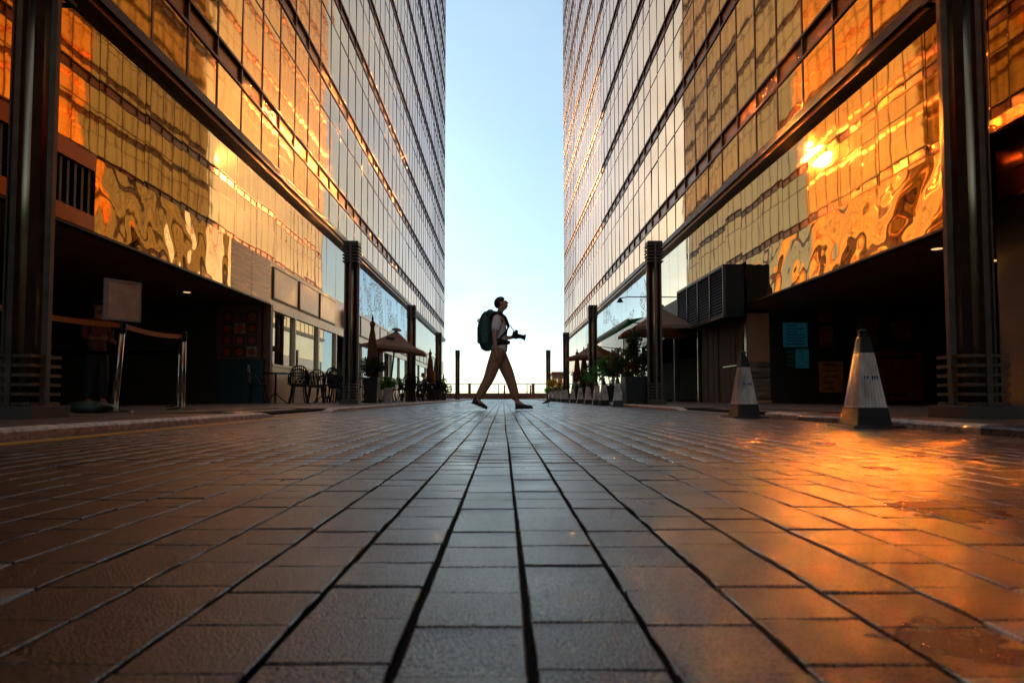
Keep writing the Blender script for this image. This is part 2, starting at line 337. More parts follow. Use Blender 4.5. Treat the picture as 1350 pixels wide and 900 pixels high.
# pavers: strips run along the street
P = .1018; X0 = .0207; JW = .0066
def wob(i, y): return .003 * math.sin(y * 1.1 + i * .35) * min(1, y / 2) + .0012 * math.sin(y * 3.1 + i * 1.3)
strips = range(int((XL - X0) // P) , int((XR - X0) // P) + 1)
near = []; far = []
for i in strips:
    y = .1 - random.random() * .03 if i % 2 else .1 - random.random() * .02
    while y < 66:
        ln = .1 if y < 30 else .2
        gap = random.choice((.0008, .0012, .0016, .0012, .0065)) if y < 30 else .004
        x0 = X0 + i * P + JW / 2; x1 = X0 + (i + 1) * P - JW / 2
        x0 = max(x0, XL + .004); x1 = min(x1, XR - .004)
        if x1 - x0 > .03: (far if y > .3 else far).append((x0, x1, y, y + ln - gap, i))
        y += ln
        if y < 30: y += random.uniform(-.0012, .0012)
def vis(b):
    x0, x1, ya, yb, i = b; ym = (ya + yb) / 2
    if ya < .36: return 0
    px = (x0 + x1) / 2 / ym * 850 + 663
    if px < -40 or px > 1390: return 0
    return (x1 - x0) / ym * (1 / ya - 1 / yb)
far.sort(key=vis, reverse=True)
near = far[:300]; far = far[300:]
# individual near bricks: 6 shared meshes with chamfered, slightly worn edges
def brick_mesh(w, l, seed):
    rr = random.Random(seed); bm = bmesh.new(); h = .02; c = .0011
    nx, ny = 4, 4
    def ring(ins, z, jit):
        pts = []
        hw, hl = w / 2 - ins, l / 2 - ins
        for k in range(nx): pts.append((-hw + 2 * hw * k / nx, -hl))
        for k in range(ny): pts.append((hw, -hl + 2 * hl * k / ny))
        for k in range(nx): pts.append((hw - 2 * hw * k / nx, hl))
        for k in range(ny): pts.append((-hw, hl - 2 * hl * k / ny))
        return [bm.verts.new((x + rr.uniform(-jit, jit), y + rr.uniform(-jit, jit), z + rr.uniform(-jit, jit) * .4)) for x, y in pts]
    a = ring(0, -h, 0); b = ring(0, -c, .0006); d = ring(c, 0, .0007)
    n = len(a)
    for p, q in ((a, b), (b, d)):
        for k in range(n): bm.faces.new((p[k], p[(k + 1) % n], q[(k + 1) % n], q[k]))
    bm.faces.new(d)
    me = bpy.data.meshes.new('brick'); bm.to_mesh(me); bm.free(); me.materials.append(M['paver']); return me
bmesh_variants = [brick_mesh(P - JW, .0965, s) for s in range(6)]
for (x0, x1, ya, yb, i) in near:
    ym = (ya + yb) / 2
    inst('brick', random.choice(bmesh_variants), road, ((x0 + x1) / 2 + wob(i, ym), ym, random.uniform(-.0012, .0008)),
         (random.uniform(-.006, .006), random.uniform(-.006, .006), random.uniform(-.006, .006)), ((x1 - x0) / (P - JW), (yb - ya) / .0965, 1))
# the rest as one mesh
n = len(far); A = np.array([f[:4] for f in far]); W = np.array([wob(f[4], (f[2] + f[3]) / 2) for f in far])
A[:, 0] += W; A[:, 1] += W
zt = np.random.uniform(-.0012, .0010, (n, 4)); c = .0016
V = np.zeros((n, 12, 3))
for r_, (ins, z) in enumerate(((0, -.016), (0, -c), (c, 0))):
    for q, (ix, iy) in enumerate(((0, 2), (1, 2), (1, 3), (0, 3))):
        V[:, r_ * 4 + q, 0] = A[:, ix] + (ins if ix == 0 else -ins); V[:, r_ * 4 + q, 1] = A[:, iy] + (ins if iy == 2 else -ins)
        V[:, r_ * 4 + q, 2] = z + (zt[:, q] if r_ else 0)
quads = [(k, (k + 1) % 4, 4 + (k + 1) % 4, 4 + k) for k in range(4)] + [(4 + k, 4 + (k + 1) % 4, 8 + (k + 1) % 4, 8 + k) for k in range(4)] + [(8, 9, 10, 11)]
F = (np.array(quads)[None] + (np.arange(n) * 12)[:, None, None]).reshape(-1, 4)
me = bpy.data.meshes.new('brick_field'); me.vertices.add(n * 12); me.vertices.foreach_set("co", V.ravel())
me.loops.add(len(F) * 4); me.loops.foreach_set("vertex_index", F.ravel().astype(np.int32))
me.polygons.add(len(F)); me.polygons.foreach_set("loop_start", np.arange(0, len(F) * 4, 4, dtype=np.int32))
me.update(calc_edges=True)
at = me.attributes.new("tint", 'FLOAT', 'POINT'); at.data.foreach_set("value", np.repeat(np.random.rand(n), 12))
me.materials.append(M['paver'])
bf = bpy.data.objects.new('brick_field', me); COL.objects.link(bf); bf.parent = road; bf['kind'] = 'stuff'

# yellow line by the left kerb, worn: painted bricks read as a thin sheet
MB().box(XL + .16, XL + .27, -2, 6.6, -.004, .0035).build('painted_line', 'yellow', road)

# kerb stones
def kerb_mesh(L, seed, m, nose=0):
    bm = bmesh.new(); nx = 14; prof = [(.0, -.05), (.0, .036), (.012, .048), (.04, .053), (.135, .053)]
    rows = []
    for k in range(nx + 1):
        y = L * k / nx; f = 1.0
        if nose == 1: f = max(.12, 1 - max(0, (k / nx - .4) / .6) ** 1.3)
        if nose == -1: f = max(.12, 1 - max(0, ((1 - k / nx) - .4) / .6) ** 1.3)
        row = []
        for px, pz in prof:
            e = .006 if 0 < k < nx else .002
            row.append(bm.verts.new((px + e * noise.noise((px * 30 + seed * 9, y * 14, pz * 30)), y, (pz * f if pz > 0 else pz) + e * .8 * noise.noise((px * 22, y * 17 + seed * 5, 3.3)))))
        rows.append(row)
    for a, b in zip(rows, rows[1:]):
        for k in range(len(prof) - 1): bm.faces.new((a[k], b[k], b[k + 1], a[k + 1]))
    bm.faces.new(rows[0]); bm.faces.new(rows[-1][::-1])
    bmesh.ops.recalc_face_normals(bm, faces=bm.faces)
    me = bpy.data.meshes.new('kerb_stone'); bm.to_mesh(me); bm.free(); me.materials.append(M[m]); return me
KL = .72
kv = [kerb_mesh(KL - .008, s, 'kerb') for s in range(5)]
kvd = kerb_mesh(KL - .008, 11, 'kerbdark')
kn1, kn2 = kerb_mesh(KL, 21, 'kerb', 1), kerb_mesh(KL, 22, 'kerb', -1)
def kerb_run(name, side, y0, y1, nose0, nose1, darks=()):
    o = struct(bpy.data.objects.new(name, None)); COL.objects.link(o); o['label'] = 'granite kerb'
    x = XL if side < 0 else XR
    nst = int(round((y1 - y0) / KL))
    for k in range(nst):
        me = random.choice(kv)
        if k in darks: me = kvd
        if k == 0 and nose0: me = kn2
        if k == nst - 1 and nose1: me = kn1
        y = y0 + k * KL
        if side < 0:     # profile x grows away from the road
            inst('kerb_stone', me, o, (x, y, random.uniform(-.003, .003)), (0, 0, random.uniform(-.006, .006)), (-1, 1, 1))
        else:
            inst('kerb_stone', me, o, (x, y, random.uniform(-.003, .003)), (0, 0, random.uniform(-.006, .006)))
    return o
kerb_run('kerb', -1, .2, 6.7, 0, 1)
kerb_run('kerb.001', -1, 8.7, 46, 1, 0)
kerb_run('kerb.002', 1, -.1, 6.4, 0, 0, (4, 7))
kerb_run('kerb.003', 1, 9.4, 46, 1, 0)
# ramps in the kerb gaps
for s, (a, b) in ((-1, (6.68, 8.7)), (1, (6.38, 9.4))):
    x = XL if s < 0 else XR
    struct(MB().hexa([(x, a, -.05), (x + s * .6, a, -.05), (x + s * .6, b, -.05), (x, b, -.05), (x, a, .004), (x + s * .6, a, K), (x + s * .6, b, K), (x, b, .004)]).build('kerb_ramp', 'slab'))
# pavement slabs
sl = .75
slab = MB().hexa([(-.37, -.37, -.03), (.37, -.37, -.03), (.37, .37, -.03), (-.37, .37, -.03), (-.37, -.37, 0), (.37, -.37, 0), (.37, .37, 0), (-.37, .37, 0)]).mesh('paving_slab', 'slab')
for s, par in ((-1, pav_l), (1, pav_r)):
    base = XL - .14 if s < 0 else XR + .14
    for c_ in range(6):
        for r_ in range(3, 26):
            y = r_ * sl + .375
            if c_ == 0 and ((s < 0 and 6.2 < y < 9.1) or (s > 0 and 5.9 < y < 9.8)): continue
            inst('paving_slab', slab, par, (base + s * (c_ * sl + .375), y, K + random.uniform(-.0015, .0015)))
    mb = MB()
    for c_ in range(14):
        for r_ in range(0, 96):
            if c_ < 6 and 3 <= r_ < 26: continue
            x = base + s * (c_ * sl + .375); y = r_ * sl + .375 - (0 if r_ else 0)
            mb.box(x - .37, x + .37, y - .37, y + .37, K - .03, K + random.uniform(-.0015, .0015))
    mb.build('paving_field', 'slab', par, kind='stuff')

# ------------------------------------------------------------------ towers
BAY = 1.25; Y0T = -48.0; NB = 91; YE = Y0T + BAY * NB          # far end 65.75
FL = 3.52; Z_SOF, Z_FAS, Z_LED0, Z_LED1 = 2.60, 3.74, 5.84, 6.12
NF = 14; ZTOP = 7.3 + FL * NF + .5
def proj_area(x, y, z, w, h):
    if y < 1: return 0
    px = 663 + 850 * x / y; py = 523.5 - 850 * (z - H) / y
    if px < -60 or px > 1410 or py < -120: return 0
    return (w * abs(x) / y / y) * (h / y) * 850 * 850
def tower(side, X, label):
    t = thing('glass_tower', label, 'building', (X, 0, 0))
    s = side                                                    # +1: facade looks to -x (right tower)
    def lx(a, b): return (min(s * a, s * b), max(s * a, s * b))  # depth into the tower -> local x range
    MB().box(*lx(.16, 24), Y0T, YE, Z_FAS, ZTOP).build('core', 'core', t)
    # rows of panes: (z0, z1)
    rows = [(Z_LED1 + .03, 7.3 - .03)]; bands = []
    for k in range(NF):
        b = 7.3 + FL * k
        bands.append((b, b + .48)); rows.append((b + .51, b + 2.50)); rows.append((b + 2.55, b + FL - .03))
    panes = []; spans = []
    for j in range(NB):
        y = Y0T + BAY * (j + .5)
        for (a, b) in rows: panes.append((proj_area(X, y, (a + b) / 2, 1.19, b - a), y, (a + b) / 2, b - a))
        for (a, b) in bands: spans.append((proj_area(X, y, (a + b) / 2, 1.19, b - a), y, (a + b) / 2, b - a))
    panes.sort(reverse=True); spans.sort(reverse=True)
    W2 = .597
    pm = {}
    for k, (ar, y, z, h) in enumerate(panes[:300]):
        key = round(h, 3)
        if key not in pm: pm[key] = MB().box(-.012, .012, -W2, W2, -h / 2, h / 2).mesh('window_pane', 'gold')
        inst('window_pane', pm[key], t, (s * .014, y, z), (0, random.gauss(0, .0035), random.gauss(0, .0035)))
    mb = MB()
    for (ar, y, z, h) in panes[300:]:
        ax, az = random.gauss(0, .0035), random.gauss(0, .0035)
        pts = [(s * .014 + az * dy + ax * dz, y + dy, z + dz) for dy, dz in ((-W2, -h / 2), (W2, -h / 2), (W2, h / 2), (-W2, h / 2))]
        if s > 0: pts = pts[::-1]
        mb.quad(*pts)
    mb.build('window_field', 'gold', t, kind='stuff')
    sm = MB().box(-.012, .012, -W2, W2, -.19, .19).mesh('spandrel_panel', 'spandrel')
    for (ar, y, z, h) in spans[:300]:
        inst('spandrel_panel', sm, t, (s * .055, y, z), (0, s * random.gauss(.0, .01), 0))
    mb = MB()
    for (ar, y, z, h) in spans[300:]: mb.box(s * .055 - .012, s * .055 + .012, y - W2, y + W2, z - .19, z + .19)
    mb.build('spandrel_field', 'spandrel', t, kind='stuff')
    mm = MB().box(*lx(-.012, .14), -.024, .024, Z_LED1, ZTOP).mesh('mullion', 'bronze')
    for j in range(NB + 1): inst('mullion', mm, t, (0, Y0T + BAY * j, 0))
    # horizontal rails
    rb = MB().box(*lx(-.03, .14), Y0T, YE, -.028, .028).mesh('band_rail', 'bronze')
    rt = MB().box(*lx(-.010, .14), Y0T, YE, -.02, .02).mesh('transom', 'bronze')
    for (a, b) in bands:
        inst('band_rail', rb, t, (0, 0, a)); inst('band_rail', rb, t, (0, 0, b)); inst('transom', rt, t, (0, 0, a + 2.525))
    # ledge with a stepped lip
    MB().box(*lx(-.16, .16), Y0T, YE, Z_LED0 + .11, Z_LED1).build('ledge', 'ledge', t)
    MB().box(*lx(-.10, .16), Y0T, YE, Z_LED0, Z_LED0 + .107).build('ledge_lip', 'bronze', t)
    # tall neutral glazing under the ledge
    gm = MB().box(-.01, .01, -.617, .617, -(Z_LED0 - Z_FAS) / 2 + .02, (Z_LED0 - Z_FAS) / 2 - .005).mesh('glazing_pane', 'strip')
    gd = MB().box(-.01, .01, -.617, .617, -(Z_LED0 - Z_FAS) / 2 + .02, (Z_LED0 - Z_FAS) / 2 - .005).mesh('glazing_pane', 'dots')
    for j in range(NB):
        y = Y0T + BAY * (j + .5)
        dm = (26 < y < 45) if s < 0 else (27 < y < 50)
        inst('glazing_pane', gd if dm else gm, t, (s * .08, y, (Z_LED0 + Z_FAS) / 2), (0, random.gauss(0, .0022), random.gauss(0, .0022)))
    return t
TL = tower(-1, -6.0, 'tall gold mirror-glass tower above the cafe tables and roped queue posts')
TR = tower(1, 6.3, 'tall gold mirror-glass tower above the black louvred box and traffic cones')

def wavy_panel(par, s, y0, y1, z0, z1, seed, amp):      # buckled sheet metal
    ny, nz = max(8, int((y1 - y0) * 16)), 18
    bm = bmesh.new(); g = []
    for a in range(ny + 1):
        col = []
        for b in range(nz + 1):
            u, v = a / ny, b / nz; y = y0 + (y1 - y0) * u; z = z0 + (z1 - z0) * v
            e = 1
            d = amp * e * (noise.noise((y * 1.5 + seed * 7, z * 1.3, seed)) +   .34 * noise.noise((y * 3.4 + seed * 3, z * 3.0, seed + 4)))
            col.append(bm.verts.new((s * .0 + d, y, z)))
        g.append(col)
    for a in range(ny):
        for b in range(nz):
            q = (g[a][b], g[a + 1][b], g[a + 1][b + 1], g[a][b + 1]); f = bm.faces.new(q if s < 0 else q[::-1]); f.smooth = True
    me = bpy.data.meshes.new('fascia_panel'); bm.to_mesh(me); bm.free(); me.materials.append(M['wavy'])
    o = bpy.data.objects.new('fascia_panel', me); COL.objects.link(o); o.parent = par
    so = o.modifiers.new('thick', 'SOLIDIFY'); so.thickness = .012; so.offset = -1; so.use_rim = False
    return o
ZA, ZB = Z_SOF + .02, Z_FAS - .02
# ---- left tower, ground storeys
t = TL
for k, (a, b) in enumerate(((9.36, 10.552), (10.556, 12.252), (12.256, 14.1))): wavy_panel(t, -1, a, b, ZA, ZB, 3, .013)
MB().box(-.10, .02, -48, 9.34, 3.50, 3.74).build('grille_rail', 'spandrel', t)
MB().box(-.10, .02, -48, 9.34, 2.60, 2.84).build('grille_rail', 'spandrel', t)
MB().box(-.34, -.30, -48, 9.34, 2.84, 3.50).build('grille_back', 'core', t)
gb = MB().box(-.13, -.02, -.025, .025, 2.842, 3.498).mesh('grille_bar', 'louver')
for k in range(36): inst('grille_bar', gb, t, (0, 4.0 + .15 * k, 0))
for a, b in ((14.12, 15.28), (15.30, 16.48)): MB().box(-.05, .0, a, b, ZA, ZB).build('reflection_streak_panel', 'striped', t)
MB().box(-6, -.12, -48, 16.5, Z_SOF + .002, Z_SOF + .04).build('soffit', 'soffit', t)
MB().box(-.12, .02, -48, 16.5, Z_SOF - .02, Z_SOF + .018).build('soffit_edge', 'ledge', t)
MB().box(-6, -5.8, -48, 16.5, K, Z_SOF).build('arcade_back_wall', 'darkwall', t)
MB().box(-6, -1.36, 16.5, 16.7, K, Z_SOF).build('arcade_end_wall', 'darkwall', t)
MB().box(-24, -.16, 16.7, YE, Z_SOF, Z_FAS).build('storefront_beam', 'core', t)
MB().box(-24, -6, -48, 16.7, K, Z_FAS).build('rear_block', 'core', t)
MB().box(-6, -.34, -48, 16.7, Z_SOF + .04, Z_FAS).build('arcade_slab', 'core', t)
# cream fascia with framed panels, D 16.5 -> end
MB().box(-.16, -.03, 16.5, YE, ZA - .02, ZB + .02).build('cream_fascia', 'champagne', t)
yy = 16.75
while yy < 62:
    w = 1.95
    fr = MB().box(-.03, .004, yy, yy + w, ZA + .14, ZB - .10).build('panel_frame', 'champdark', t)
    MB().box(-.02, .012, yy + .05, yy + w - .05, ZA + .19, ZB - .15).build('panel_face', 'champagne', fr)
    yy += w + .2
    if 23 < yy < 24: yy += 1.75
sg = thing('round_sign', 'dark round sign disc on the cream cafe fascia beside a column', 'sign', (-5.96, 24.55, 3.18))
m_ = MB().lathe([(.36, 0), (.36, .10), (.33, .12)], 28); o = m_.build('disc', 'black', sg); o.rotation_euler = (0, R(90), 0)
m_ = MB().lathe([(.27, 0), (.27, .012)], 28); o = m_.build('sign_face', 'pale', sg); o.rotation_euler = (0, R(90), 0); o.location = (.121, -.03, 0)
# storefront: base wall, windows, pillars, doors
def shop_bay(par, s, a, b, kind, sill=1.06, top=Z_SOF - .14, base='champagne', trim='champagne'):
    """one bay of the street-level frontage, facing the street"""
    def L(p, q): return (min(s * p, s * q), max(s * p, s * q))
    MB().box(*L(-.03, .12), a, b, top, Z_SOF).build('head_rail', trim, par)
    if kind == 'window':
        w = MB().box(*L(-.02, .14), a, b, K, sill - .06).build('stall_riser', base, par)
        MB().box(*L(-.035, -.022), a + .12, b - .12, K + .15, sill - .16).build('riser_panel', base, w)
        MB().box(*L(-.07, .14), a, b, sill - .06, sill).build('window_sill', 'champagne', par)
        MB().box(*L(.03, .05), a + .05, b - .05, sill, top).build('window_pane', 'shopglass', par)
    elif kind == 'door':
        d = MB().box(*L(.55, .6), a + .06, b - .06, K, top).build('door', 'doorred', par)
        MB().box(*L(.52, .55), a + .16, a + .19, .9, 1.25).build('handle', 'chrome', d)
    elif kind == 'glass':
        MB().box(*L(.03, .05), a + .04, b - .04, K + .12, top).build('window_pane', 'shopglass', par)
        MB().box(*L(-.01, .12), a, b, K, K + .12).build('stall_riser', 'champdark', par)
    MB().box(*L(-.05, .14), b - .05, b + .05, K, top - .002).build('pillar', trim, par)
MB().box(-.14, .05, 16.46, 16.62, K, Z_SOF - .02).build('pillar', 'menuwood', t)
edges = [(16.62, 18.45, 'window'), (18.45, 20.8, 'window'), (20.8, 23.0, 'window'), (23.0, 24.7, 'door'), (24.7, 27.2, 'glass'), (27.2, 29.6, 'glass'),
         (29.6, 32, 'door'), (32, 34.6, 'glass'), (34.6, 37.2, 'window'), (37.2, 40, 'glass'), (40, 43, 'open'), (43, 46, 'glass'), (46, 50, 'glass'), (50, 54, 'open'), (54, 59, 'glass'), (59, 65.6, 'glass')]
for a, b, k in edges: shop_bay(t, -1, a, b, k)
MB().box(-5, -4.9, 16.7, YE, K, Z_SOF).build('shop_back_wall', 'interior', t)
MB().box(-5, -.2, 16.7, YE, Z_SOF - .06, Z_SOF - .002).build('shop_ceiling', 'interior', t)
# menu board and teal counter on the wall that faces the camera
mbd = thing('menu_board', 'dark framed menu board of food photos above the teal panel', 'menu board', (-6.72, 16.42, 0))
MB().box(-.56, .56, -.02, .06, 1.17, 2.56).build('backing', 'menuwood', mbd)
MB().box(-.56, -.50, -.05, -.021, 1.17, 2.56).build('frame', 'menuwood', mbd); MB().box(.50, .56, -.05, -.021, 1.17, 2.56).build('frame', 'menuwood', mbd)
MB().box(-.50, .50, -.045, -.0215, 1.17, 1.22).build('frame', 'menuwood', mbd); MB().box(-.50, .50, -.045, -.0215, 2.51, 2.56).build('frame', 'menuwood', mbd)
for c_ in range(3):
    for r_ in range(4):
        if (c_, r_) == (1, 3): continue
        x = -.3 + c_ * .31; z = 1.33 + r_ * .30
        cc = MB().box(x - .13, x + .13, -.034, -.022, z - .10, z + .16).build('card', 'card' if (c_, r_) in ((1, 2), (2, 0)) else 'darkwall', mbd)
        d = MB().lathe([(.085, 0), (.10, .008), (.02, .014)], 14).build('dish_print', 'food' if (c_, r_) != (1, 2) else 'redposter', cc); d.location = (x, -.035, z + .02); d.rotation_euler = (R(90), 0, 0)
tc = thing('teal_counter', 'teal panelled counter front under the menu board', 'counter', (-6.70, 16.36, 0))
MB().box(-.64, .62, -.02, .12, K, 1.12).build('front', 'teal', tc); MB().box(-.66, .64, -.05, .13, 1.12, 1.165).build('top', 'teal', tc)
for a, b, c_, d in ((-.5, .48, .95, 1.0), (-.5, .48, .2, .25), (-.5, -.45, .2515, .9485), (.43, .48, .2515, .9485)): MB().box(a, b, -.033, -.021, c_, d).build('moulding', 'teal', tc)
# globe lanterns hung inside the cafe window
for k, (px, py, D, mm_) in enumerate(((361, 432, 17.8, 'y'), (373, 434, 18.3, 't'), (384, 437, 18.9, 'y'), (402, 441, 20.4, 'y'), (412, 444, 21.3, 't'))):
    x = -6.45; D = 6.45 / (663 - px) * 850; z = PZ(py, D)
    L_ = thing('globe_lantern', ['amber globe lantern nearest the cafe window edge', 'teal globe lantern between the two amber globes', 'amber globe lantern at the first cafe window mullion', 'amber globe lantern in the middle cafe window', 'teal globe lantern in the middle cafe window'][k], 'lantern', (x, D, z), group='lanterns inside the cafe window')
    MB().lathe([(.02, -.1), (.07, -.08), (.1, -.03), (.105, .01), (.08, .07), (.03, .1)], 14).build('globe', 'lantern_' + mm_, L_, True)
    MB().tube([(0, 0, .1), (0, 0, Z_SOF - .06 - z)], .006, 6).build('cable', 'cable', L_)
# ---- right tower, ground storeys
t = TR
cuts = [8.86, 10.7, 12.1, 13.6, 15.1, 16.55]
for k in range(5): wavy_panel(t, 1, cuts[k], cuts[k + 1] - .004, ZA, ZB, 13, .017)
MB().box(.12, 8, 8.85, 18, Z_SOF + .002, Z_SOF + .04).build('soffit', 'soffit', t)
MB().box(-.02, .12, 8.85, 16.6, Z_SOF - .02, Z_SOF + .018).build('soffit_edge', 'ledge', t)
MB().box(.36, 8, 8.9, 18, Z_SOF + .04, Z_FAS).build('arcade_slab', 'core', t)
MB().box(-.02, .02, 8.81, 8.85, Z_SOF - .02, Z_FAS).build('fascia_end', 'spandrel', t)
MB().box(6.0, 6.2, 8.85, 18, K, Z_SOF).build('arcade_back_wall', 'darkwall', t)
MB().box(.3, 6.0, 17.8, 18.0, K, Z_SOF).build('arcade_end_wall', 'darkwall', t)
MB().box(8, 24, -48, YE, K, Z_FAS).build('rear_block', 'core', t)
MB().box(.16, 24, 18.0, YE, Z_SOF + .041, Z_FAS).build('storefront_beam', 'core', t)
# taller recess nearer than D 9.4
MB().box(-.05, .5, -48, 8.80, Z_FAS - .16, Z_FAS - .002).build('entrance_soffit', 'spandrel', t)
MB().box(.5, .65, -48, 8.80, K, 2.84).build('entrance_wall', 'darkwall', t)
MB().box(.56, .65, -48, 8.80, 2.842, Z_FAS - .16).build('entrance_backing', 'core', t)
for k in range(8):
    y = -2.58 + k * 1.42
    for z0, z1 in ((2.90, 3.23), (3.245, 3.575)): MB().box(.50, .555, y + .01, y + 1.40, z0, z1).build('wall_panel', 'redwall', t)
MB().box(.46, .50, -48, 8.80, 2.845, 2.89).build('wall_rail', 'chrome', t)
# louvred box
lb = thing('louvre_box', 'black louvred plant box projecting over the wooden doorway', 'louvre box', (0, 0, 0))
bx0, bx1, by0, by1, bz0, bz1 = 5.72, 6.27, 16.65, 21.1, 2.28, 3.66
MB().box(bx0 + .08, bx1, by0, by1, bz0, bz1).build('casing', 'black', lb)
MB().box(bx0, bx0 + .078, by0, by1, bz1 - .07, bz1).build('frame', 'louver', lb); MB().box(bx0, bx0 + .078, by0, by1, bz0, bz0 + .07).build('frame', 'louver', lb)
for k in range(5):
    y = by0 + (by1 - by0 - .06) * k / 4; MB().box(bx0 + .001, bx0 + .077, y, y + .06, bz0 + .0705, bz1 - .0705).build('frame', 'louver', lb)
for k in range(4):
    ya = by0 + (by1 - by0 - .06) * k / 4 + .06; yb = by0 + (by1 - by0 - .06) * (k + 1) / 4
    sm = None
    for r_ in range(15):
        z = bz0 + .10 + r_ * .083
        if sm is None:
            sm = MB().hexa([(0, ya, 0), (.012, ya, 0), (.012, yb, 0), (0, yb, 0), (.05, ya, .06), (.062, ya, .06), (.062, yb, .06), (.05, yb, .06)]).mesh('slat', 'louver')
        inst('slat', sm, lb, (bx0 + .005, 0, z))
# vertical planks and door under the box
for k in range(18):
    y = 17.2 + k * .2
    MB().box(.12 + random.uniform(-.01, .01), .2, y, y + .19, K, Z_SOF - .002).build('plank', 'wood', t)
dp = MB().box(.10, .118, 16.9, 17.05, K, Z_SOF).build('door_post', 'chrome', t)
MB().box(.05, .07, 17.5, 18.6, 1.05, 1.08).build('pull_bar', 'chrome', t)
MB().box(.06, .11, 21.0, 21.06, K, Z_SOF).build('door_post', 'chrome', t)
# boards facing the camera on the arcade end wall
hb = thing('hoarding_board', 'tall hoarding board with plain tan top and striped lower half', 'hoarding', (6.92, 17.70, 0))
MB().box(-.40, .42, 0, .05, 1.18, 2.52).build('upper_panel', 'tanboard', hb); MB().box(-.40, .42, 0, .05, .12, 1.175).build('lower_panel', 'stripeboard', hb)
MB().box(-.42, .44, -.03, .06, K, .118).build('foot_rail', 'tanboard', hb)
def poster(label, px0, px1, py0, py1, m, lines=6, D=17.74, ink='ink', cat='poster'):
    x0, x1, z0, z1 = PX(px0, D), PX(px1, D), PZ(py1, D), PZ(py0, D)
    p = thing('wall_poster', label, cat, ((x0 + x1) / 2, D, z0), group='posters on the dark arcade wall')
    w = (x1 - x0) / 2; h = z1 - z0
    MB().box(-w, w, 0, .03, 0, h).build('sheet', m, p)
    mb = MB()
    for k in range(lines):
        z = h * (.12 + .76 * k / max(1, lines - 1)); a = random.uniform(-.8, -.6) * w; b = random.uniform(.1, .8) * w
        mb.box(a, b, -.004, -.001, z - h * .018, z + h * .018)
    mb.build('printed_lines', ink, p)
poster('teal blue poster, upper one beside the tan hoarding', 1034, 1066, 425, 457, 'blueposter', 7)
poster('bright blue poster, lower right below the teal one', 1050, 1067, 460, 485, 'blueposter', 3)
poster('small dark blue poster below the teal one', 1036, 1048, 461, 484, 'teal', 4, ink='blueposter')
poster('orange tan poster low behind the near cone', 1080, 1112, 476, 517, 'tanposter', 5)
poster('small dark red poster above the orange tan one', 1082, 1100, 430, 456, 'redposter', 2)
poster('dark red framed notice highest on the arcade wall', 1080, 1099, 404, 424, 'redposter', 4)
poster('dark red poster above the tip of the near cone', 1132, 1160, 418, 455, 'redposter', 3)
poster('dark red striped notice right of the near cone', 1175, 1205, 423, 447, 'redposter', 4)
poster('large low dark red panel right of the near cone', 1155, 1218, 463, 528, 'redposter', 2, cat='panel')
# storefront further along
edges = [(21.1, 23.5, 'open'), (23.5, 26.5, 'open'), (26.5, 29, 'glass'), (29, 31.5, 'glass'), (31.5, 34, 'glass'), (34, 37, 'glass'), (37, 41, 'glass'), (41, 46, 'glass'), (46, 52, 'glass'), (52, 58, 'glass'), (58, 65.6, 'glass')]
for a, b, k in edges: shop_bay(t, 1, a, b, k, trim='louver' if a < 27 else 'pale')
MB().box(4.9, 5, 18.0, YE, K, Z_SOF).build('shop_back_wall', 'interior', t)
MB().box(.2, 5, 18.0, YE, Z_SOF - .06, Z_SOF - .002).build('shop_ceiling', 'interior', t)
y = 21.3
while y < 64:
    MB().box(-.04, .16, y, y + 2.38, ZA, ZB).build('fascia_panel', 'black' if y < 26 else 'pale', t); y += 2.4

# recessed downlights in the soffits
for k, (x, y, lab) in enumerate(((-7.2, 14.6, 'lit round downlight in the soffit above the roped queue'), (7.0, 10.3, 'lit downlight left of the big column under the soffit'), (8.6, 11.2, 'lit downlight right of the big column under the soffit'))):
    dl = thing('downlight', lab, 'downlight', (x, y, Z_SOF), group='soffit downlights')
    MB().lathe([(.11, -.012), (.11, .0)], 18).build('rim', 'lamprim', dl); MB().lathe([(.08, -.016), (.08, -.0125)], 18).build('lens', 'lamp', dl)

# ------------------------------------------------------------------ columns
def column(loc, label):
    c = thing('street_column', label, 'column', loc, group='steel columns lining the street')
    MB().box(-.205, .205, -.205, .205, 0, .088).build('plinth', 'stone', c, bevel=.004)
    MB().lathe([(.128, .085), (.128, 3.56)], 28).build('shaft', 'steel', c, True)
    f = MB()
    for k in range(4):
        a = k * math.pi / 2; ca, sa = math.cos(a), math.sin(a)
        def q(u, v): return (u * ca - v * sa, u * sa + v * ca)
        lo = []; 
        for z in (.0885, 3.60):
            for (u, v) in ((.10, -.021), (.17, -.021), (.17, .021), (.10, .021)): x, y = q(u, v); lo.append((x, y, z))
        MB().hexa(lo).build('fin', 'cage' if k else 'cage', c)
        lo = []
        a2 = a + math.pi / 4; ca, sa = math.cos(a2), math.sin(a2)
        for z in (.45, 3.2):
            for (u, v) in ((.122, -.03), (.134, -.03), (.134, .03), (.122, .03)): lo.append((u * ca - v * sa, u * sa + v * ca, z))
        MB().hexa(lo).build('flute_strip', 'steeldark', c)
    def ring(z, hw, th, m, nm='cage_bar'):
        w = .02
        r_ = MB(); r_.box(-hw, hw, -hw, -hw + w, z, z + th); r_.box(-hw, hw, hw - w, hw, z, z + th); r_.box(-hw, -hw + w, -hw + w, hw - w, z, z + th); r_.box(hw - w, hw, -hw + w, hw - w, z, z + th)
        r_.build(nm, m, c)
    for k in range(6): ring(.092 + k * .0685, .157, .023, 'cage')
    for k in range(6): ring(3.18 + k * .074, .178, .03, 'steeldark', 'cap_ring')
    MB().box(-.165, .165, -.165, .165, 3.601, 3.66).build('cap_plate', 'steeldark', c)
    return c
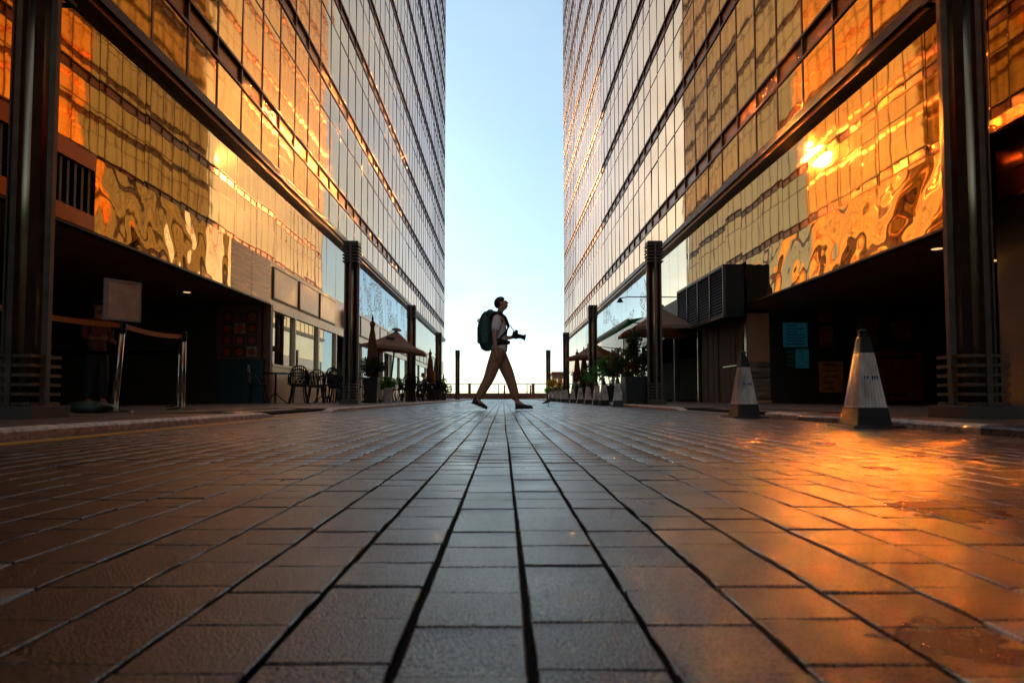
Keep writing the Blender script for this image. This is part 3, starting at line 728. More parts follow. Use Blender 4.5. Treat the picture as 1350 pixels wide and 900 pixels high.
labs = ['near bronze column on plinth at the left frame edge by the roped queue', 'column on the left pavement beside the cafe chairs', 'column on the left pavement at the tip of the open parasol', 'slim far column at the end of the left tower', 'lone far column against the sky left of the walker',
        'near bronze column on plinth by the right-hand kerb and big cone', 'column in front of the big open parasol by the louvred box', 'column on the right pavement behind the row of cones', 'far column at the end corner of the right tower', 'lone far column against the sky right of the walker']
c0 = None
for s in (-1, 1):
    for k, D in enumerate((4.72, 14.5, 24.6, 35.0, 48.0)):
        x = s * (3.44 if s > 0 else 3.50)
        if k == 1: x = s * 3.42
        if k == 4: x = s * 3.38
        lab = labs[k + (5 if s > 0 else 0)]
        if c0 is None: c0 = column((x, D, K), lab)
        else: copy_tree(c0, None, (x, D, K), 0, lab)

# ------------------------------------------------------------------ traffic cones
def make_cone(loc, label):
    c = thing('traffic_cone', label, 'traffic cone', loc, group='white pyramid traffic cones')
    MB().hexa([(-.17, -.17, 0), (.17, -.17, 0), (.17, .17, 0), (-.17, .17, 0), (-.165, -.165, .018), (.165, -.165, .018), (.165, .165, .018), (-.165, .165, .018)]).build('base_plate', 'rubber', c)
    def pyr(z0, z1, w0, w1, nm, m):
        return MB().hexa([(-w0, -w0, z0), (w0, -w0, z0), (w0, w0, z0), (-w0, w0, z0), (-w1, -w1, z1), (w1, -w1, z1), (w1, w1, z1), (-w1, w1, z1)]).build(nm, m, c, bevel=.003)
    def hw(z): return .108 - .079 * (z - .02) / .60
    pyr(.016, .135, hw(.02) + .006, hw(.135) + .004, 'lower_band', 'rubber')
    # fluted white body
    bm = MB(); N = 8; z0, z1 = .135, .495; prof = []
    def side_pts(z):
        w = hw(z); pts = []
        for k in range(4):
            a = k * math.pi / 2; ca, sa = math.cos(a), math.sin(a)
            for j in range(N):
                u = -1 + 2 * j / N
                for e, dd in ((0, 0), (.55 * 2 / N, 0), (.6 * 2 / N, .0035), (.95 * 2 / N, .0035)):
                    uu = u + e; d = dd if 0 < j < N - 1 else 0
                    x, y = uu * w, -(w - d); pts.append((x * ca - y * sa, x * sa + y * ca, z))
        return pts
    a, b = side_pts(z0), side_pts(z1); n_ = len(a); bm.v = a + b
    bm.f = [(k, (k + 1) % n_, n_ + (k + 1) % n_, n_ + k) for k in range(n_)] + [tuple(range(n_ - 1, -1, -1)), tuple(range(n_, 2 * n_))]
    body = bm.build('body', 'conewhite', c)
    pyr(.4955, .60, hw(.495) + .001, hw(.60), 'upper_band', 'rubber')
    pyr(.133, .142, hw(.135) + .007, hw(.14) + .006, 'seam', 'conewhite')
    MB().lathe([(.024, .598), (.026, .615), (.018, .622), (.03, .634), (.03, .645), (.012, .655)], 12).build('knob', 'rubber', c, True)
    lt = MB(); w = hw(.33)
    for k, (u, ww) in enumerate(((-.55, .1), (-.28, .13), (-.05, .12), (.2, .13), (.45, .12), (.68, .1))):
        if k == 2: continue
        lt.box(u * w, (u + ww) * w, -w - .0015, -w + .004, .322, .34); lt.box(u * w, (u + ww * .5) * w, -w - .001, -w + .004, .312, .3215)
    lt.build('lettering', 'coneprint', body)
    return c
cone = make_cone((2.41, 4.3, 0), 'big nearest cone casting its shadow by the big right column')
copy_tree(cone, None, (2.37, 6.35, 0), R(4), 'lone cone at the kerb gap in front of the wooden planks')
ords = ['first', 'second', 'third', 'fourth', 'fifth', 'sixth', 'seventh', 'eighth', 'ninth', 'tenth', 'eleventh', 'twelfth']
for k, px in enumerate((813, 797, 786, 776, 766, 756, 747, 742, 737.4, 733, 729.6, 726)):
    D = 2.45 * 850 / (px - 663)
    copy_tree(cone, None, (2.45 + random.uniform(-.03, .03), D, 0), R(random.uniform(-9, 9)), '%s white cone of the long row, counted from the dark shrub outward' % ords[k])

# ------------------------------------------------------------------ far end: parapet, railing, posts, kiosk
struct(MB().box(-60, 60, 72, 72.6, -.29, .66).build('sea_wall', 'seawall'))
rl = thing('promenade_railing', 'bronze promenade railing on the low sea wall', 'railing', (0, 72.2, .66))
MB().box(-30, 30, -.05, .05, .98, 1.06).build('top_rail', 'rail', rl); MB().box(-30, 30, -.02, .02, .1, .14).build('lower_rail', 'rail', rl)
pm = MB().box(-.05, .05, -.04, .04, 0, .979).mesh('post', 'rail')
for k in range(-9, 10): inst('post', pm, rl, (k * 3.2 - .5, 0, 0))
pm = MB().box(-.16, .16, -.12, .12, 0, 1.1).mesh('pier', 'seawall')
for k in (-11.5, -3.75, 3.4, 11): inst('pier', pm, rl, (k, .25, 0))
for k, (px, lab) in enumerate(((665, 'thin red post between the walker\'s legs'), (699.5, 'thin red post beyond the walker\'s front shoe'))):
    rp_ = thing('red_post', lab, 'post', (PX(px, 66), 66, -.01), group='thin red posts at the street end')
    MB().tube([(0, 0, 0), (0, 0, 1.35)], .09, 10).build('shaft', 'red', rp_, True); MB().lathe([(.1, 1.35), (.1, 1.42), (.04, 1.46)], 10).build('cap', 'red', rp_, True); MB().lathe([(.16, 0), (.16, .05)], 10).build('foot', 'rail', rp_)
kx = 5.2
ks = thing('kiosk', 'small cream kiosk with a brown roof at the street end', 'kiosk', (kx, 60, K))
MB().box(-.62, .75, 0, 2.2, 0, 2.25).build('wall', 'kiosk', ks)
MB().hexa([(-.8, -.2, 2.25), (.95, -.2, 2.25), (.95, 2.4, 2.25), (-.8, 2.4, 2.25), (-.62, 0, 2.52), (.78, 0, 2.52), (.78, 2.2, 2.52), (-.62, 2.2, 2.52)]).build('roof', 'kioskroof', ks)
for x in (-.45, .2): w = MB().box(x, x + .42, -.03, .005, 1.0, 1.95).build('window', 'rail', ks); MB().box(x + .04, x + .38, -.036, -.0305, 1.04, 1.91).build('pane', 'strip', w)

# ------------------------------------------------------------------ parasols and awning
def parasol(loc, sx, sy, zv, zt, label, rz=0, tilt=(0, 0), logo=False, grp='open parasols'):
    p = thing('parasol', label, 'parasol', loc, rz, grp)
    p.rotation_euler = (tilt[0], tilt[1], rz)
    n_ = 8; bm = MB(); hx, hy = sx / 2, sy / 2
    c4 = [(-hx, -hy), (hx, -hy), (hx, hy), (-hx, hy)]
    top = (0, 0, zt)
    i0 = 0
    for k in range(4):                              # each gore sags a little
        a, b = c4[k], c4[(k + 1) % 4]; N = 8; g = []
        for u in range(N + 1):
            row = []
            for v in range(N + 1):
                ex = a[0] + (b[0] - a[0]) * v / N; ey = a[1] + (b[1] - a[1]) * v / N; f = u / N
                sag = -.10 * math.sin(math.pi * f) * (zt - zv) * (1 + .8 * math.sin(math.pi * v / N)); edge = .05 * math.sin(math.pi * v / N) * f
                row.append(len(bm.v)); bm.v.append((ex * f, ey * f, zt + (zv - zt) * f + sag + edge))
            g.append(row)
        for u in range(N):
            for v in range(N): bm.f.append((g[u][v], g[u + 1][v], g[u + 1][v + 1], g[u][v + 1]))
    o = bm.build('canopy', 'canvas', p, True); so = o.modifiers.new('thick', 'SOLIDIFY'); so.thickness = .01
    for k in range(4):
        a, b = c4[k], c4[(k + 1) % 4]; vb = MB(); N = 8
        for v in range(N):
            q = []
            for w in (v, v + 1):
                f = w / N; q.append((a[0] + (b[0] - a[0]) * f, a[1] + (b[1] - a[1]) * f, zv + .05 * math.sin(math.pi * f)))
            dz = .10 + .01 * math.sin(v * 2.1)
            vb.quad(q[0], q[1], (q[1][0], q[1][1], q[1][2] - dz), (q[0][0], q[0][1], q[0][2] - dz))
        o = vb.build('valance', 'canvas', p); so = o.modifiers.new('thick', 'SOLIDIFY'); so.thickness = .008
    MB().lathe([(.09, zt - .02), (.16, zt + .0), (.14, zt + .05), (.03, zt + .09)], 12).build('finial', 'canvas', p)
    MB().tube([(0, 0, .05), (0, 0, zt)], .028, 10).build('pole', 'black', p, True)
    MB().box(-.3, .3, -.3, .3, 0, .05).build('base', 'black', p)
    for cx, cy_ in c4: MB().tube([(0, 0, zt - .12), (cx * .97, cy_ * .97, zv - .02)], .014, 6).build('rib', 'black', p)
    if logo: MB().box(-.2, .05, -hy * .52, -hy * .5, zv + (zt - zv) * .42, zv + (zt - zv) * .56).build('emblem', 'ink', p)
    return p
parasol((5.15, 21.1, K), 2.15, 3.2, 2.30, 3.12, 'large taupe parasol open beside the louvred box')
parasol((4.3, 30.6, K), 2.3, 2.6, 2.02, 2.75, 'smaller taupe parasol open behind the cone row', )
parasol((-3.72, 21.0, K), 1.85, 2.0, 1.72, 2.34, 'tan parasol open and tilted beside the left cafe', 0, (0, R(6.0)), True)
def folded(loc, zt, label, h=1.5):
    p = thing('folded_parasol', label, 'parasol', loc, random.random() * 3, 'folded parasols')
    bm = MB(); N = 16; prof = [(.03, zt - .05), (.085, zt - .12), (.05, zt - .26), (.09, zt - .45), (.13, zt - .8), (.16, zt - 1.15), (.19, zt - h), (.14, zt - h - .04)]
    prof = prof[::-1]
    for r_, z in prof:
        for j in range(N):
            a = 2 * math.pi * j / N; rr = r_ * (1 + .28 * math.cos(a * 4) * (1 if j % 2 else .6)); bm.v.append((rr * math.cos(a), rr * math.sin(a), z))
    for k in range(len(prof) - 1):
        for j in range(N): a = k * N + j; b = k * N + (j + 1) % N; bm.f.append((a, b, b + N, a + N))
    bm.f.append(tuple(range(N - 1, -1, -1))); bm.f.append(tuple(range((len(prof) - 1) * N, len(prof) * N)))
    bm.build('canopy', 'canvasfold', p, True)
    MB().tube([(0, 0, .05), (0, 0, zt)], .025, 8).build('pole', 'black', p); MB().lathe([(.02, zt - .06), (.035, zt), (.008, zt + .1)], 8).build('finial', 'black', p)
    MB().lathe([(.30, 0), (.30, .05)], 16).build('base', 'black', p)
folded((PX(490.5, 17.6), 17.6, K), PZ(420, 17.6) - K, 'folded brown parasol standing in the shrub planter', 1.55)
folded((PX(567, 33), 33, K), PZ(462, 33) - K, 'folded brown parasol, nearer of the pair by the last left column', 1.6)
folded((PX(575, 37), 37, K), PZ(464, 37) - K, 'folded brown parasol, farther of the pair by the last left column', 1.6)
folded((PX(761, 34), 34, K), PZ(462, 34) - K, 'folded brown parasol under the smaller open parasol, farther out', 1.6)
folded((PX(770, 32), 32, K), PZ(459, 32) - K, 'folded brown parasol under the smaller open parasol, closer to its pole', 1.6)
aw = thing('awning', 'dark awning with a green valance over the right pavement', 'awning', (0, 0, 0))
ya, yb = 22.8, 33.8; xo = 4.45; zo = 2.93
MB().hexa([(xo, ya, zo), (5.0, ya, 3.02), (5.0, yb, 3.02), (xo, yb, zo), (xo, ya, zo + .02), (5.0, ya, 3.04), (5.0, yb, 3.04), (xo, yb, zo + .02)]).build('canopy', 'greenawn', aw)
MB().box(xo - .03, xo + .03, ya, yb, zo - .04, zo + .06).build('front_bar', 'dkawn', aw)
MB().hexa([(xo - .02, ya, zo - .10), (xo + .0, ya, zo - .10), (xo, yb, zo - .30), (xo - .02, yb, zo - .30), (xo - .02, ya, zo - .042), (xo, ya, zo - .042), (xo, yb, zo - .042), (xo - .02, yb, zo - .042)]).build('valance', 'greenawn', aw)
for y in (ya + .3, yb - .3): MB().tube([(xo, y, zo - .02), (6.2, y, 2.7)], .02, 6).build('arm', 'black', aw)
sp = thing('gooseneck_lamp', 'small dark gooseneck lamp above the awning', 'wall lamp', (0, 0, 0))
MB().tube([(6.2, 21.5, 3.55), (4.2, 21.5, 3.56), (3.95, 21.5, 3.52)], .018, 6).build('arm', 'black', sp)
MB().lathe([(.03, 0), (.11, -.14), (.10, -.15)], 12, (3.93, 21.5, 3.53)).build('shade', 'black', sp)

# ------------------------------------------------------------------ lattice screens
def lattice(loc, w, h, label):
    p = thing('lattice_screen', label, 'screen', loc, group='white lattice screens')
    MB().box(-w / 2, w / 2, -.02, .02, 0, .04).build('frame', 'lattice', p); MB().box(-w / 2, w / 2, -.02, .02, h - .04, h).build('frame', 'lattice', p)
    MB().box(-w / 2, -w / 2 + .04, -.02, .02, .0405, h - .0405).build('frame', 'lattice', p); MB().box(w / 2 - .04, w / 2, -.02, .02, .0405, h - .0405).build('frame', 'lattice', p)
    mb = MB(); st = .095
    for sg_ in (1, -1):
        k = -int(h / st) - 1
        while k * st < w + h:
            # line z = sg*(x - k*st)
            pts = []
            x0_ = -w / 2 + .02; x1_ = w / 2 - .02
            a = k * st
            za, zb = (0 - a), (w - a)
            u0 = max(0, a); u1 = min(w, a + h)
            if u1 > u0 + .02:
                z0_, z1_ = u0 - a, u1 - a
                if sg_ < 0: z0_, z1_ = h - z0_, h - z1_
                mb.tube([(-w / 2 + u0, .004 * sg_, z0_), (-w / 2 + u1, .004 * sg_, z1_)], .014, 4)
            k += 1
    mb.build('strips', 'lattice', p)
lattice((PX(832, 26.2), 26.2, PZ(466, 26.2)), .62, PZ(437, 26.2) - PZ(466, 26.2), 'white lattice screen hung high under the awning')
lattice((PX(849, 25.0), 25.0, PZ(497, 25)), .50, PZ(465, 25) - PZ(497, 25), 'white lattice screen lower down behind the dark shrub')

# ------------------------------------------------------------------ plants
def leafmesh(n, c, r, size, m, seed, flat=.5):
    rr = random.Random(seed); mb = MB(); C = Vector(c)
    lumps = [(Vector((rr.gauss(0, .5) * r[0], rr.gauss(0, .5) * r[1], rr.gauss(0, .5) * r[2])), rr.uniform(.3, .62)) for _ in range(9)]
    for _ in range(n):
        l, f = rr.choice(lumps)
        d = Vector((rr.gauss(0, 1), rr.gauss(0, 1), rr.gauss(0, 1))).normalized() * rr.random() ** .4 * f
        p = C + l + Vector((d.x * r[0], d.y * r[1], d.z * r[2]))
        ax = Vector((rr.gauss(0, 1), rr.gauss(0, 1), rr.gauss(0, 1) + flat)).normalized(); u = ax.orthogonal().normalized(); w = ax.cross(u)
        s = size * rr.uniform(.6, 1.3); t = rr.uniform(0, 6.3); a = u * math.cos(t) + w * math.sin(t); b = ax.cross(a)
        mb.quad(p - a * s, p + b * s * .4 + ax * s * .1, p + a * s, p - b * s * .4 + ax * s * .1)
    return mb
def plant(loc, label, pot, pw, ph, leaf, r, n, size, seed, stems=4, kind='planted_shrub', cz=None):
    p = thing(kind, label, 'plant', loc, group='potted plants along the pavements')
    if pot:
        MB().hexa([(-pw * .85, -pw * .85, 0), (pw * .85, -pw * .85, 0), (pw * .85, pw * .85, 0), (-pw * .85, pw * .85, 0), (-pw, -pw, ph), (pw, -pw, ph), (pw, pw, ph), (-pw, pw, ph)]).build('planter', pot, p, bevel=.01)
        MB().box(-pw * .9, pw * .9, -pw * .9, pw * .9, ph + .001, ph + .01).build('soil', 'joint', p)
    z = cz if cz else ph + r[2] * .8
    rr = random.Random(seed)
    for k in range(stems): MB().tube([(rr.uniform(-.05, .05), rr.uniform(-.05, .05), ph), (rr.uniform(-.3, .3) * r[0], rr.uniform(-.3, .3) * r[1], z)], [.012, .005], 5).build('stem', 'stem', p)
    leafmesh(n, (0, 0, z), r, size, leaf, seed).build('foliage', leaf, p)
    return p
plant((PX(490, 17.2), 17.2, K), 'round dark shrub in a tall black planter by the left column', 'planter', .19, .66, 'leafd', (.34, .34, .36), 1300, .05, 1)
plant((PX(512, 18.6), 18.6, K), 'small leafy plant in a pale planter behind the black one', 'planterpale', .11, .42, 'leaf', (.24, .24, .22), 500, .045, 2)
plant((PX(573, 36), 36, K), 'yellow green bush in a black planter at the left tower end', 'planter', .34, .62, 'leafy', (.55, .5, .5), 900, .07, 3)
plant((PX(584, 38), 38, K), 'spiky yellowing plant beside the last left planter', 'planter', .2, .4, 'leaf', (.4, .4, .45), 500, .08, 4)
plant((PX(838, 15.0), 15.0, K), 'big dark shrub in a planter just left of the column with the parasol', 'planter', .3, .62, 'leafd', (.34, .42, .42), 1500, .055, 5)
plant((PX(827, 16.4), 16.4, K), 'russet leafed bush behind the pale planter box', 'planterpale', .1, .62, 'leafr', (.45, .45, .35), 1000, .05, 6, cz=1.05)
plant((PX(806, 22), 22, K), 'bright green bush under the green awning edge', 'planter', .3, .55, 'leaf', (.75, .6, .5), 1800, .07, 7, cz=1.15)
plant((PX(766, 27), 27, K), 'round dark green bush behind the middle cones', 'planter', .3, .5, 'leafd', (.42, .42, .36), 900, .06, 8)
plant((PX(735, 44), 44, K), 'yellow green bush in front of the kiosk', 'planter', .4, .5, 'leafy', (.7, .7, .5), 900, .09, 9)
plant((PX(728, 47), 47, K), 'loose green bush at the far end of the cone row', 'planter', .3, .4, 'leaf', (.5, .5, .45), 600, .09, 10)

# ------------------------------------------------------------------ cafe furniture
def make_chair(loc, rz, label):
    c = thing('cafe_chair', label, 'chair', loc, rz, 'black metal cafe chairs')
    MB().lathe([(.19, .43), (.21, .44), (.21, .455), (.19, .465)], 18).build('seat', 'black', c)
    for sx, sy in ((-1, -1), (1, -1), (-1, 1), (1, 1)):
        MB().tube([(sx * .14, sy * .14, .44), (sx * .17, sy * .17, .2), (sx * .22, sy * .21, 0)], .016, 6).build('leg', 'black', c)
    hoop = [(-.23, -.10, .45)] + [(-.23, .02, .66), (-.21, .14, .69)] + [(.21 * math.cos(R(a)), .15 + .09 * math.sin(R(a)), .70) for a in range(170, 9, -20)] + [(.21, .14, .69), (.23, .02, .66), (.23, -.10, .45)]
    MB().tube(hoop, .016, 6).build('arm_hoop', 'black', c)
    bk = [(-.19, .16, .44)] + [(.19 * math.cos(R(a)), .2, .68 + .2 * math.sin(R(a))) for a in range(180, -1, -20)] + [(.19, .16, .44)]
    MB().tube(bk, .016, 6).build('back_frame', 'black', c)
    for x in (-.14, -.09, -.045, 0, .045, .09, .14): MB().tube([(x, .17, .45), (x, .2, .68 + .2 * math.sqrt(1 - (x / .19) ** 2))], .012, 5).build('spindle', 'black', c)
    return c
def make_table(loc, label, r=.33):
    c = thing('cafe_table', label, 'table', loc, group='round black cafe tables')
    MB().lathe([(r - .01, .715), (r, .72), (r, .735), (r - .01, .74)], 22).build('tabletop', 'black', c)
    MB().tube([(0, 0, .02), (0, 0, .715)], .025, 8).build('stem', 'black', c)
    for k in range(4):
        a = k * math.pi / 2 + .4; MB().tube([(0, 0, .25), (.15 * math.cos(a), .15 * math.sin(a), .1), (.29 * math.cos(a), .29 * math.sin(a), 0)], .014, 6).build('leg', 'black', c)
    return c
tb = make_table((-5.5, 15.6, K), 'round black table nearest the teal counter')
def tcopy(x, y, lab): copy_tree(tb, None, (x, y, K), 0, lab)
tcopy(-5.0, 18.0, 'round black table under the middle cafe window')
tcopy(-4.9, 27.5, 'round black table behind the tan tilted parasol'); tcopy(-4.5, 31.5, 'round black table near the folded parasols by the last left column')
tcopy(5.0, 27.5, 'round black table under the green awning')
ch = make_chair((-4.75, 15.0, K), R(200), 'black hoop-back chair facing the cafe, in front of the first table')
def ccopy(x, y, rz, lab): copy_tree(ch, None, (x, y, K), R(rz), lab)
ccopy(-5.15, 16.3, 20, 'black hoop-back chair behind the first table against the yellow wall')
ccopy(-4.45, 17.4, 160, 'black hoop-back chair in front of the table under the middle window')
ccopy(-5.35, 18.6, 60, 'black hoop-back chair beyond the table under the middle window')
ccopy(-4.7, 19.6, 190, 'black hoop-back chair left of the seated person in blue')
ccopy(-5.3, 20.6, 10, 'black hoop-back chair by the third cafe window')
ccopy(-4.2, 23.8, 200, 'black chair under the far side of the tilted parasol')
ccopy(-3.9, 25.6, 120, 'black chair just beyond the column at the parasol tip')
ccopy(-4.5, 26.7, 220, 'black chair before the table behind the tilted parasol')
ccopy(-4.2, 28.6, 30, 'black chair beyond the table behind the tilted parasol')
ccopy(-4.0, 30.6, 200, 'black chair before the table near the folded parasols')
ccopy(-3.9, 32.4, 20, 'black chair beyond the table near the folded parasols')
ccopy(4.5, 26.8, 200, 'black chair under the green awning, street side')
ccopy(5.4, 28.4, 20, 'black chair under the green awning, shop side')

tcopy(-4.6, 22.6, 'round black table beneath the tilted parasol'); tcopy(-4.0, 29.4, 'round black table in the middle of the far left seating')
ccopy(-4.1, 21.2, 150, 'black chair beneath the near edge of the tilted parasol'); ccopy(-3.5, 22.9, 250, 'black chair beneath the parasol tip, turned to the street')
ccopy(-3.3, 26.8, 200, 'black chair standing nearest the kerb past the column at the parasol tip'); ccopy(-3.4, 28.9, 90, 'black chair by the middle table of the far left seating, kerb side')
ccopy(-3.5, 30.3, 330, 'black chair past the middle table of the far left seating'); ccopy(-3.3, 33.6, 210, 'black chair between the folded parasols and the kerb')
for k, (x, y, r_) in enumerate(((-5.6, 14.7, 100), (-4.35, 16.0, 230), (-5.5, 17.4, 300), (-4.9, 16.9, 10), (-4.0, 18.6, 190), (-4.9, 19.0, 80))):
    ccopy(x, y, r_, 'black hoop-back cafe chair ' + ['tight against the teal counter', 'second one in from the pavement edge', 'pushed to the wall under the first window', 'between the first and middle tables', 'closest to the column, on the cafe side', 'tucked behind the middle table'][k])
for k, (x, y, r_) in enumerate(((-3.0, 20.4, 200), (-3.0, 22.2, 20), (-2.95, 25.9, 180), (-2.9, 27.8, 340), (-2.9, 29.8, 170), (-2.95, 31.8, 20), (-3.0, 34.8, 200))):
    ccopy(x, y, r_, 'black chair at the left kerb edge, ' + ['just past the pale planter', 'under the low tip of the tan parasol', 'right behind the column at the parasol tip', 'in line with the black table past that column', 'half way to the folded parasols', 'in front of the seated person in mauve', 'beside the yellow green bush'][k])
# ------------------------------------------------------------------ queue posts, sign, bag
def stanchion(loc, h, label, lean=0):
    p = thing('queue_post', label, 'queue post', loc, group='steel queue posts')
    MB().lathe([(.17, 0), (.17, .012), (.06, .03)], 24).build('base', 'chrome', p)
    MB().tube([(0, 0, .02), (lean, 0, h)], .032, 14).build('post', 'chrome', p, True)
    MB().lathe([(.038, h - .09), (.038, h), (.03, h + .02)], 14, (lean, 0, 0)).build('belt_head', 'black', p)
    return p
A1 = (-3.94, 6.55, K); A2 = (-3.85, 7.75, K)
stanchion(A1, .90, 'steel queue post carrying the framed sign, leaning slightly', .06)
stanchion(A2, .92, 'steel queue post at the right end of the belts')
stanchion((-4.05, 4.9, K), .92, 'steel queue post hidden behind the near left column')
stanchion((-5.03, 10.0, K), .92, 'steel queue post at the back of the queue'); stanchion((-7.2, 10.0, K), .92, 'steel queue post at the back left of the queue')
def belt(a, b, z, label, sag=.03):
    mb = MB(); N = 8; v = Vector(b) - Vector(a); 
    for k in range(N):
        q = [Vector(a) + v * (w / N) for w in (k, k + 1)]; dz = [-sag * math.sin(math.pi * w / N) for w in (k, k + 1)]
        mb.hexa([(q[0].x - .003, q[0].y, z + dz[0] - .025), (q[0].x + .003, q[0].y, z + dz[0] - .025), (q[1].x + .003, q[1].y, z + dz[1] - .025), (q[1].x - .003, q[1].y, z + dz[1] - .025),
                 (q[0].x - .003, q[0].y, z + dz[0] + .025), (q[0].x + .003, q[0].y, z + dz[0] + .025), (q[1].x + .003, q[1].y, z + dz[1] + .025), (q[1].x - .003, q[1].y, z + dz[1] + .025)])
    tag(mb.build('belt', 'belt', None), label, 'belt', 'retractable queue belts')
belt((A1[0] + .06, A1[1], 0), A2, .93, 'brown queue belt from the framed sign to the right post')
belt((-4.05, 4.9, 0), (A1[0] + .06, A1[1], 0), .93, 'brown queue belt from the near column to the framed sign')
belt((-7.2, 10.0, 0), (-5.03, 10.0, 0), .92, 'brown queue belt at the back of the queue, low across the dark')
sg = thing('framed_sign', 'steel framed sheet sign on top of a leaning queue post', 'sign', (A1[0] + .06, A1[1], K + .92), R(55))
MB().box(-.155, .155, -.003, .02, .03, .40).build('sheet', 'signpaper', sg)
for a, b, c_, d in ((-.175, .175, .008, .03), (-.175, .175, .40, .422)): MB().box(a, b, -.012, .03, c_, d).build('frame', 'signframe', sg)
for a, b in ((-.175, -.155), (.155, .175)): MB().box(a, b, -.012, .03,   .0305, .3995).build('frame', 'signframe', sg)
MB().tube([(0, .01, -.02), (0, .01, .012)], .02, 8).build('bracket', 'chrome', sg)
bg_ = MB()
NB_, NR = 14, 12
for k in range(NB_ + 1):
    u = k / NB_; x = -.2 + .4 * u; r_ = (.075 if u < .8 else .06) * math.sin(math.pi * min(1, .06 + .94 * u * .92 + .02)) ** .5
    for j in range(NR):
        a = 2 * math.pi * j / NR; q = r_ * (1 + .25 * noise.noise((x * 9, math.cos(a) * 2, math.sin(a) * 2)))
        bg_.v.append((x, q * math.cos(a) * 1.2, max(0, .055 + q * .85 * math.sin(a))))
for k in range(NB_):
    for j in range(NR): a = k * NR + j; b = k * NR + (j + 1) % NR; bg_.f.append((a, b, b + NR, a + NR))
bg_.f.append(tuple(range(NR))[::-1]); bg_.f.append(tuple(range(NB_ * NR, NB_ * NR + NR)))
o = bg_.build('sandbag', 'bag', None, True, (A1[0] + .0, A1[1] - .38, K)); o.rotation_euler = (0, 0, R(8)); tag(o, 'dark green crumpled bag lying at the foot of the framed sign', 'bag')

# ------------------------------------------------------------------ people
def skinned(name, nodes, edges, m, parent, root=0, sub=2):
    me = bpy.data.meshes.new(name); me.from_pydata([n_[0] for n_ in nodes], edges, []); me.materials.append(M[m])
    o = bpy.data.objects.new(name, me); COL.objects.link(o); o.parent = parent
    sk = o.modifiers.new("skin", 'SKIN'); sk.use_smooth_shade = True; sk.branch_smoothing = .4
    ly = me.skin_vertices[0].data if me.skin_vertices else None
    if ly is None:
        bpy.context.view_layer.objects.active = o; ly = me.skin_vertices[0].data
    for k, n_ in enumerate(nodes):
        r_ = n_[1]; ly[k].radius = (r_, r_) if not isinstance(r_, tuple) else r_; ly[k].use_root = (k == root)
    ss = o.modifiers.new("sub", 'SUBSURF'); ss.levels = sub; ss.render_levels = sub
    return o
def chain(nodes, edges, start, pts):
    prev = start
    for p, r_ in pts:
        nodes.append((tuple(p), r_)); edges.append((prev, len(nodes) - 1)); prev = len(nodes) - 1
    return prev
def hand(nodes, edges, wrist_i, d, up, curl):
    """palm and five fingers leaving the wrist along d; up = thumb side; curl bends towards 'curl' vector"""
    w = Vector(nodes[wrist_i][0]); d = Vector(d).normalized(); up = Vector(up).normalized(); cu = Vector(curl).normalized()
    palm = chain(nodes, edges, wrist_i, [(w + d * .05, .026), (w + d * .085, .024)])
    pc = Vector(nodes[palm][0])
    for k, (o_, ln) in enumerate(((.026, .062), (.009, .072), (-.009, .066), (-.026, .052))):
        b = pc + up * o_ + d * .012
        chain(nodes, edges, palm, [(b, .0105), (b + d * ln * .45 + cu * .012, .0095), (b + d * ln * .75 + cu * .034, .008)])
    b = Vector(nodes[wrist_i][0]) + d * .035
    chain(nodes, edges, wrist_i + 1 if False else palm - 1, [(b + up * .035, .011), (b + up * .048 + d * .03 + cu * .012, .0095), (b + up * .046 + d * .055 + cu * .02, .008)])
def body(parent, J, skin='skin', headtilt=(1, .25)):
    """J: joints in local metres, x forward"""
    nd = [(J['hip'], .09)]; ed = []
    ch_ = chain(nd, ed, 0, [(J['waist'], .08), (J['chest'], .10)])
    nk = chain(nd, ed, ch_, [(J['neckb'], .06), (J['neck'], .052)])
    hd = Vector(J['head']); f = Vector((headtilt[0], 0, headtilt[1])).normalized(); u = Vector((-f.z, 0, f.x))
    sk = chain(nd, ed, nk, [(hd - u * .055 + f * .008, .078), (hd, .104), (hd + u * .05 - f * .012, .092)])
    chain(nd, ed, sk - 2, [(hd - u * .052 + f * .045, .072), (hd - u * .085 + f * .072, .044)])      # jaw and chin
    chain(nd, ed, sk - 1, [(hd - u * .022 + f * .088, .019), (hd - u * .036 + f * .108, .013)])     # nose
    for s in ('r', 'l'):
        sh = chain(nd, ed, ch_, [(J['sh' + s], .062)])
        wr = chain(nd, ed, sh, [(J['el' + s], .043), (J['wr' + s], .029)])
        hand(nd, ed, wr, *J['hand' + s])
        th = chain(nd, ed, 0, [(J['th' + s], .092), (J['kn' + s], .058), (J['an' + s], .042)])
        chain(nd, ed, th, [(J['to' + s], .032)])
    b = skinned('body', nd, ed, skin, parent)
    lt = Vector((0, 1, 0))
    for sg_ in (1, -1):
        e = MB().lathe([(.002, -.009), (.008, -.004), (.008, .004), (.002, .009)], 8).build('eye', 'ink', parent, True); e.location = hd + f * .074 + lt * sg_ * .03 + u * .010
        e = MB().lathe([(.01, -.028), (.02, -.012), (.02, .018), (.008, .03)], 8).build('ear', skin, parent, True); e.location = hd + lt * sg_ * .085 - f * .008 - u * .01; e.scale = (1, .45, 1)
    mth = MB().box(-.006, .006, -.022, .022, -.004, .004).build('mouth', 'redcloth', parent); mth.location = hd - u * .062 + f * .086
    return b
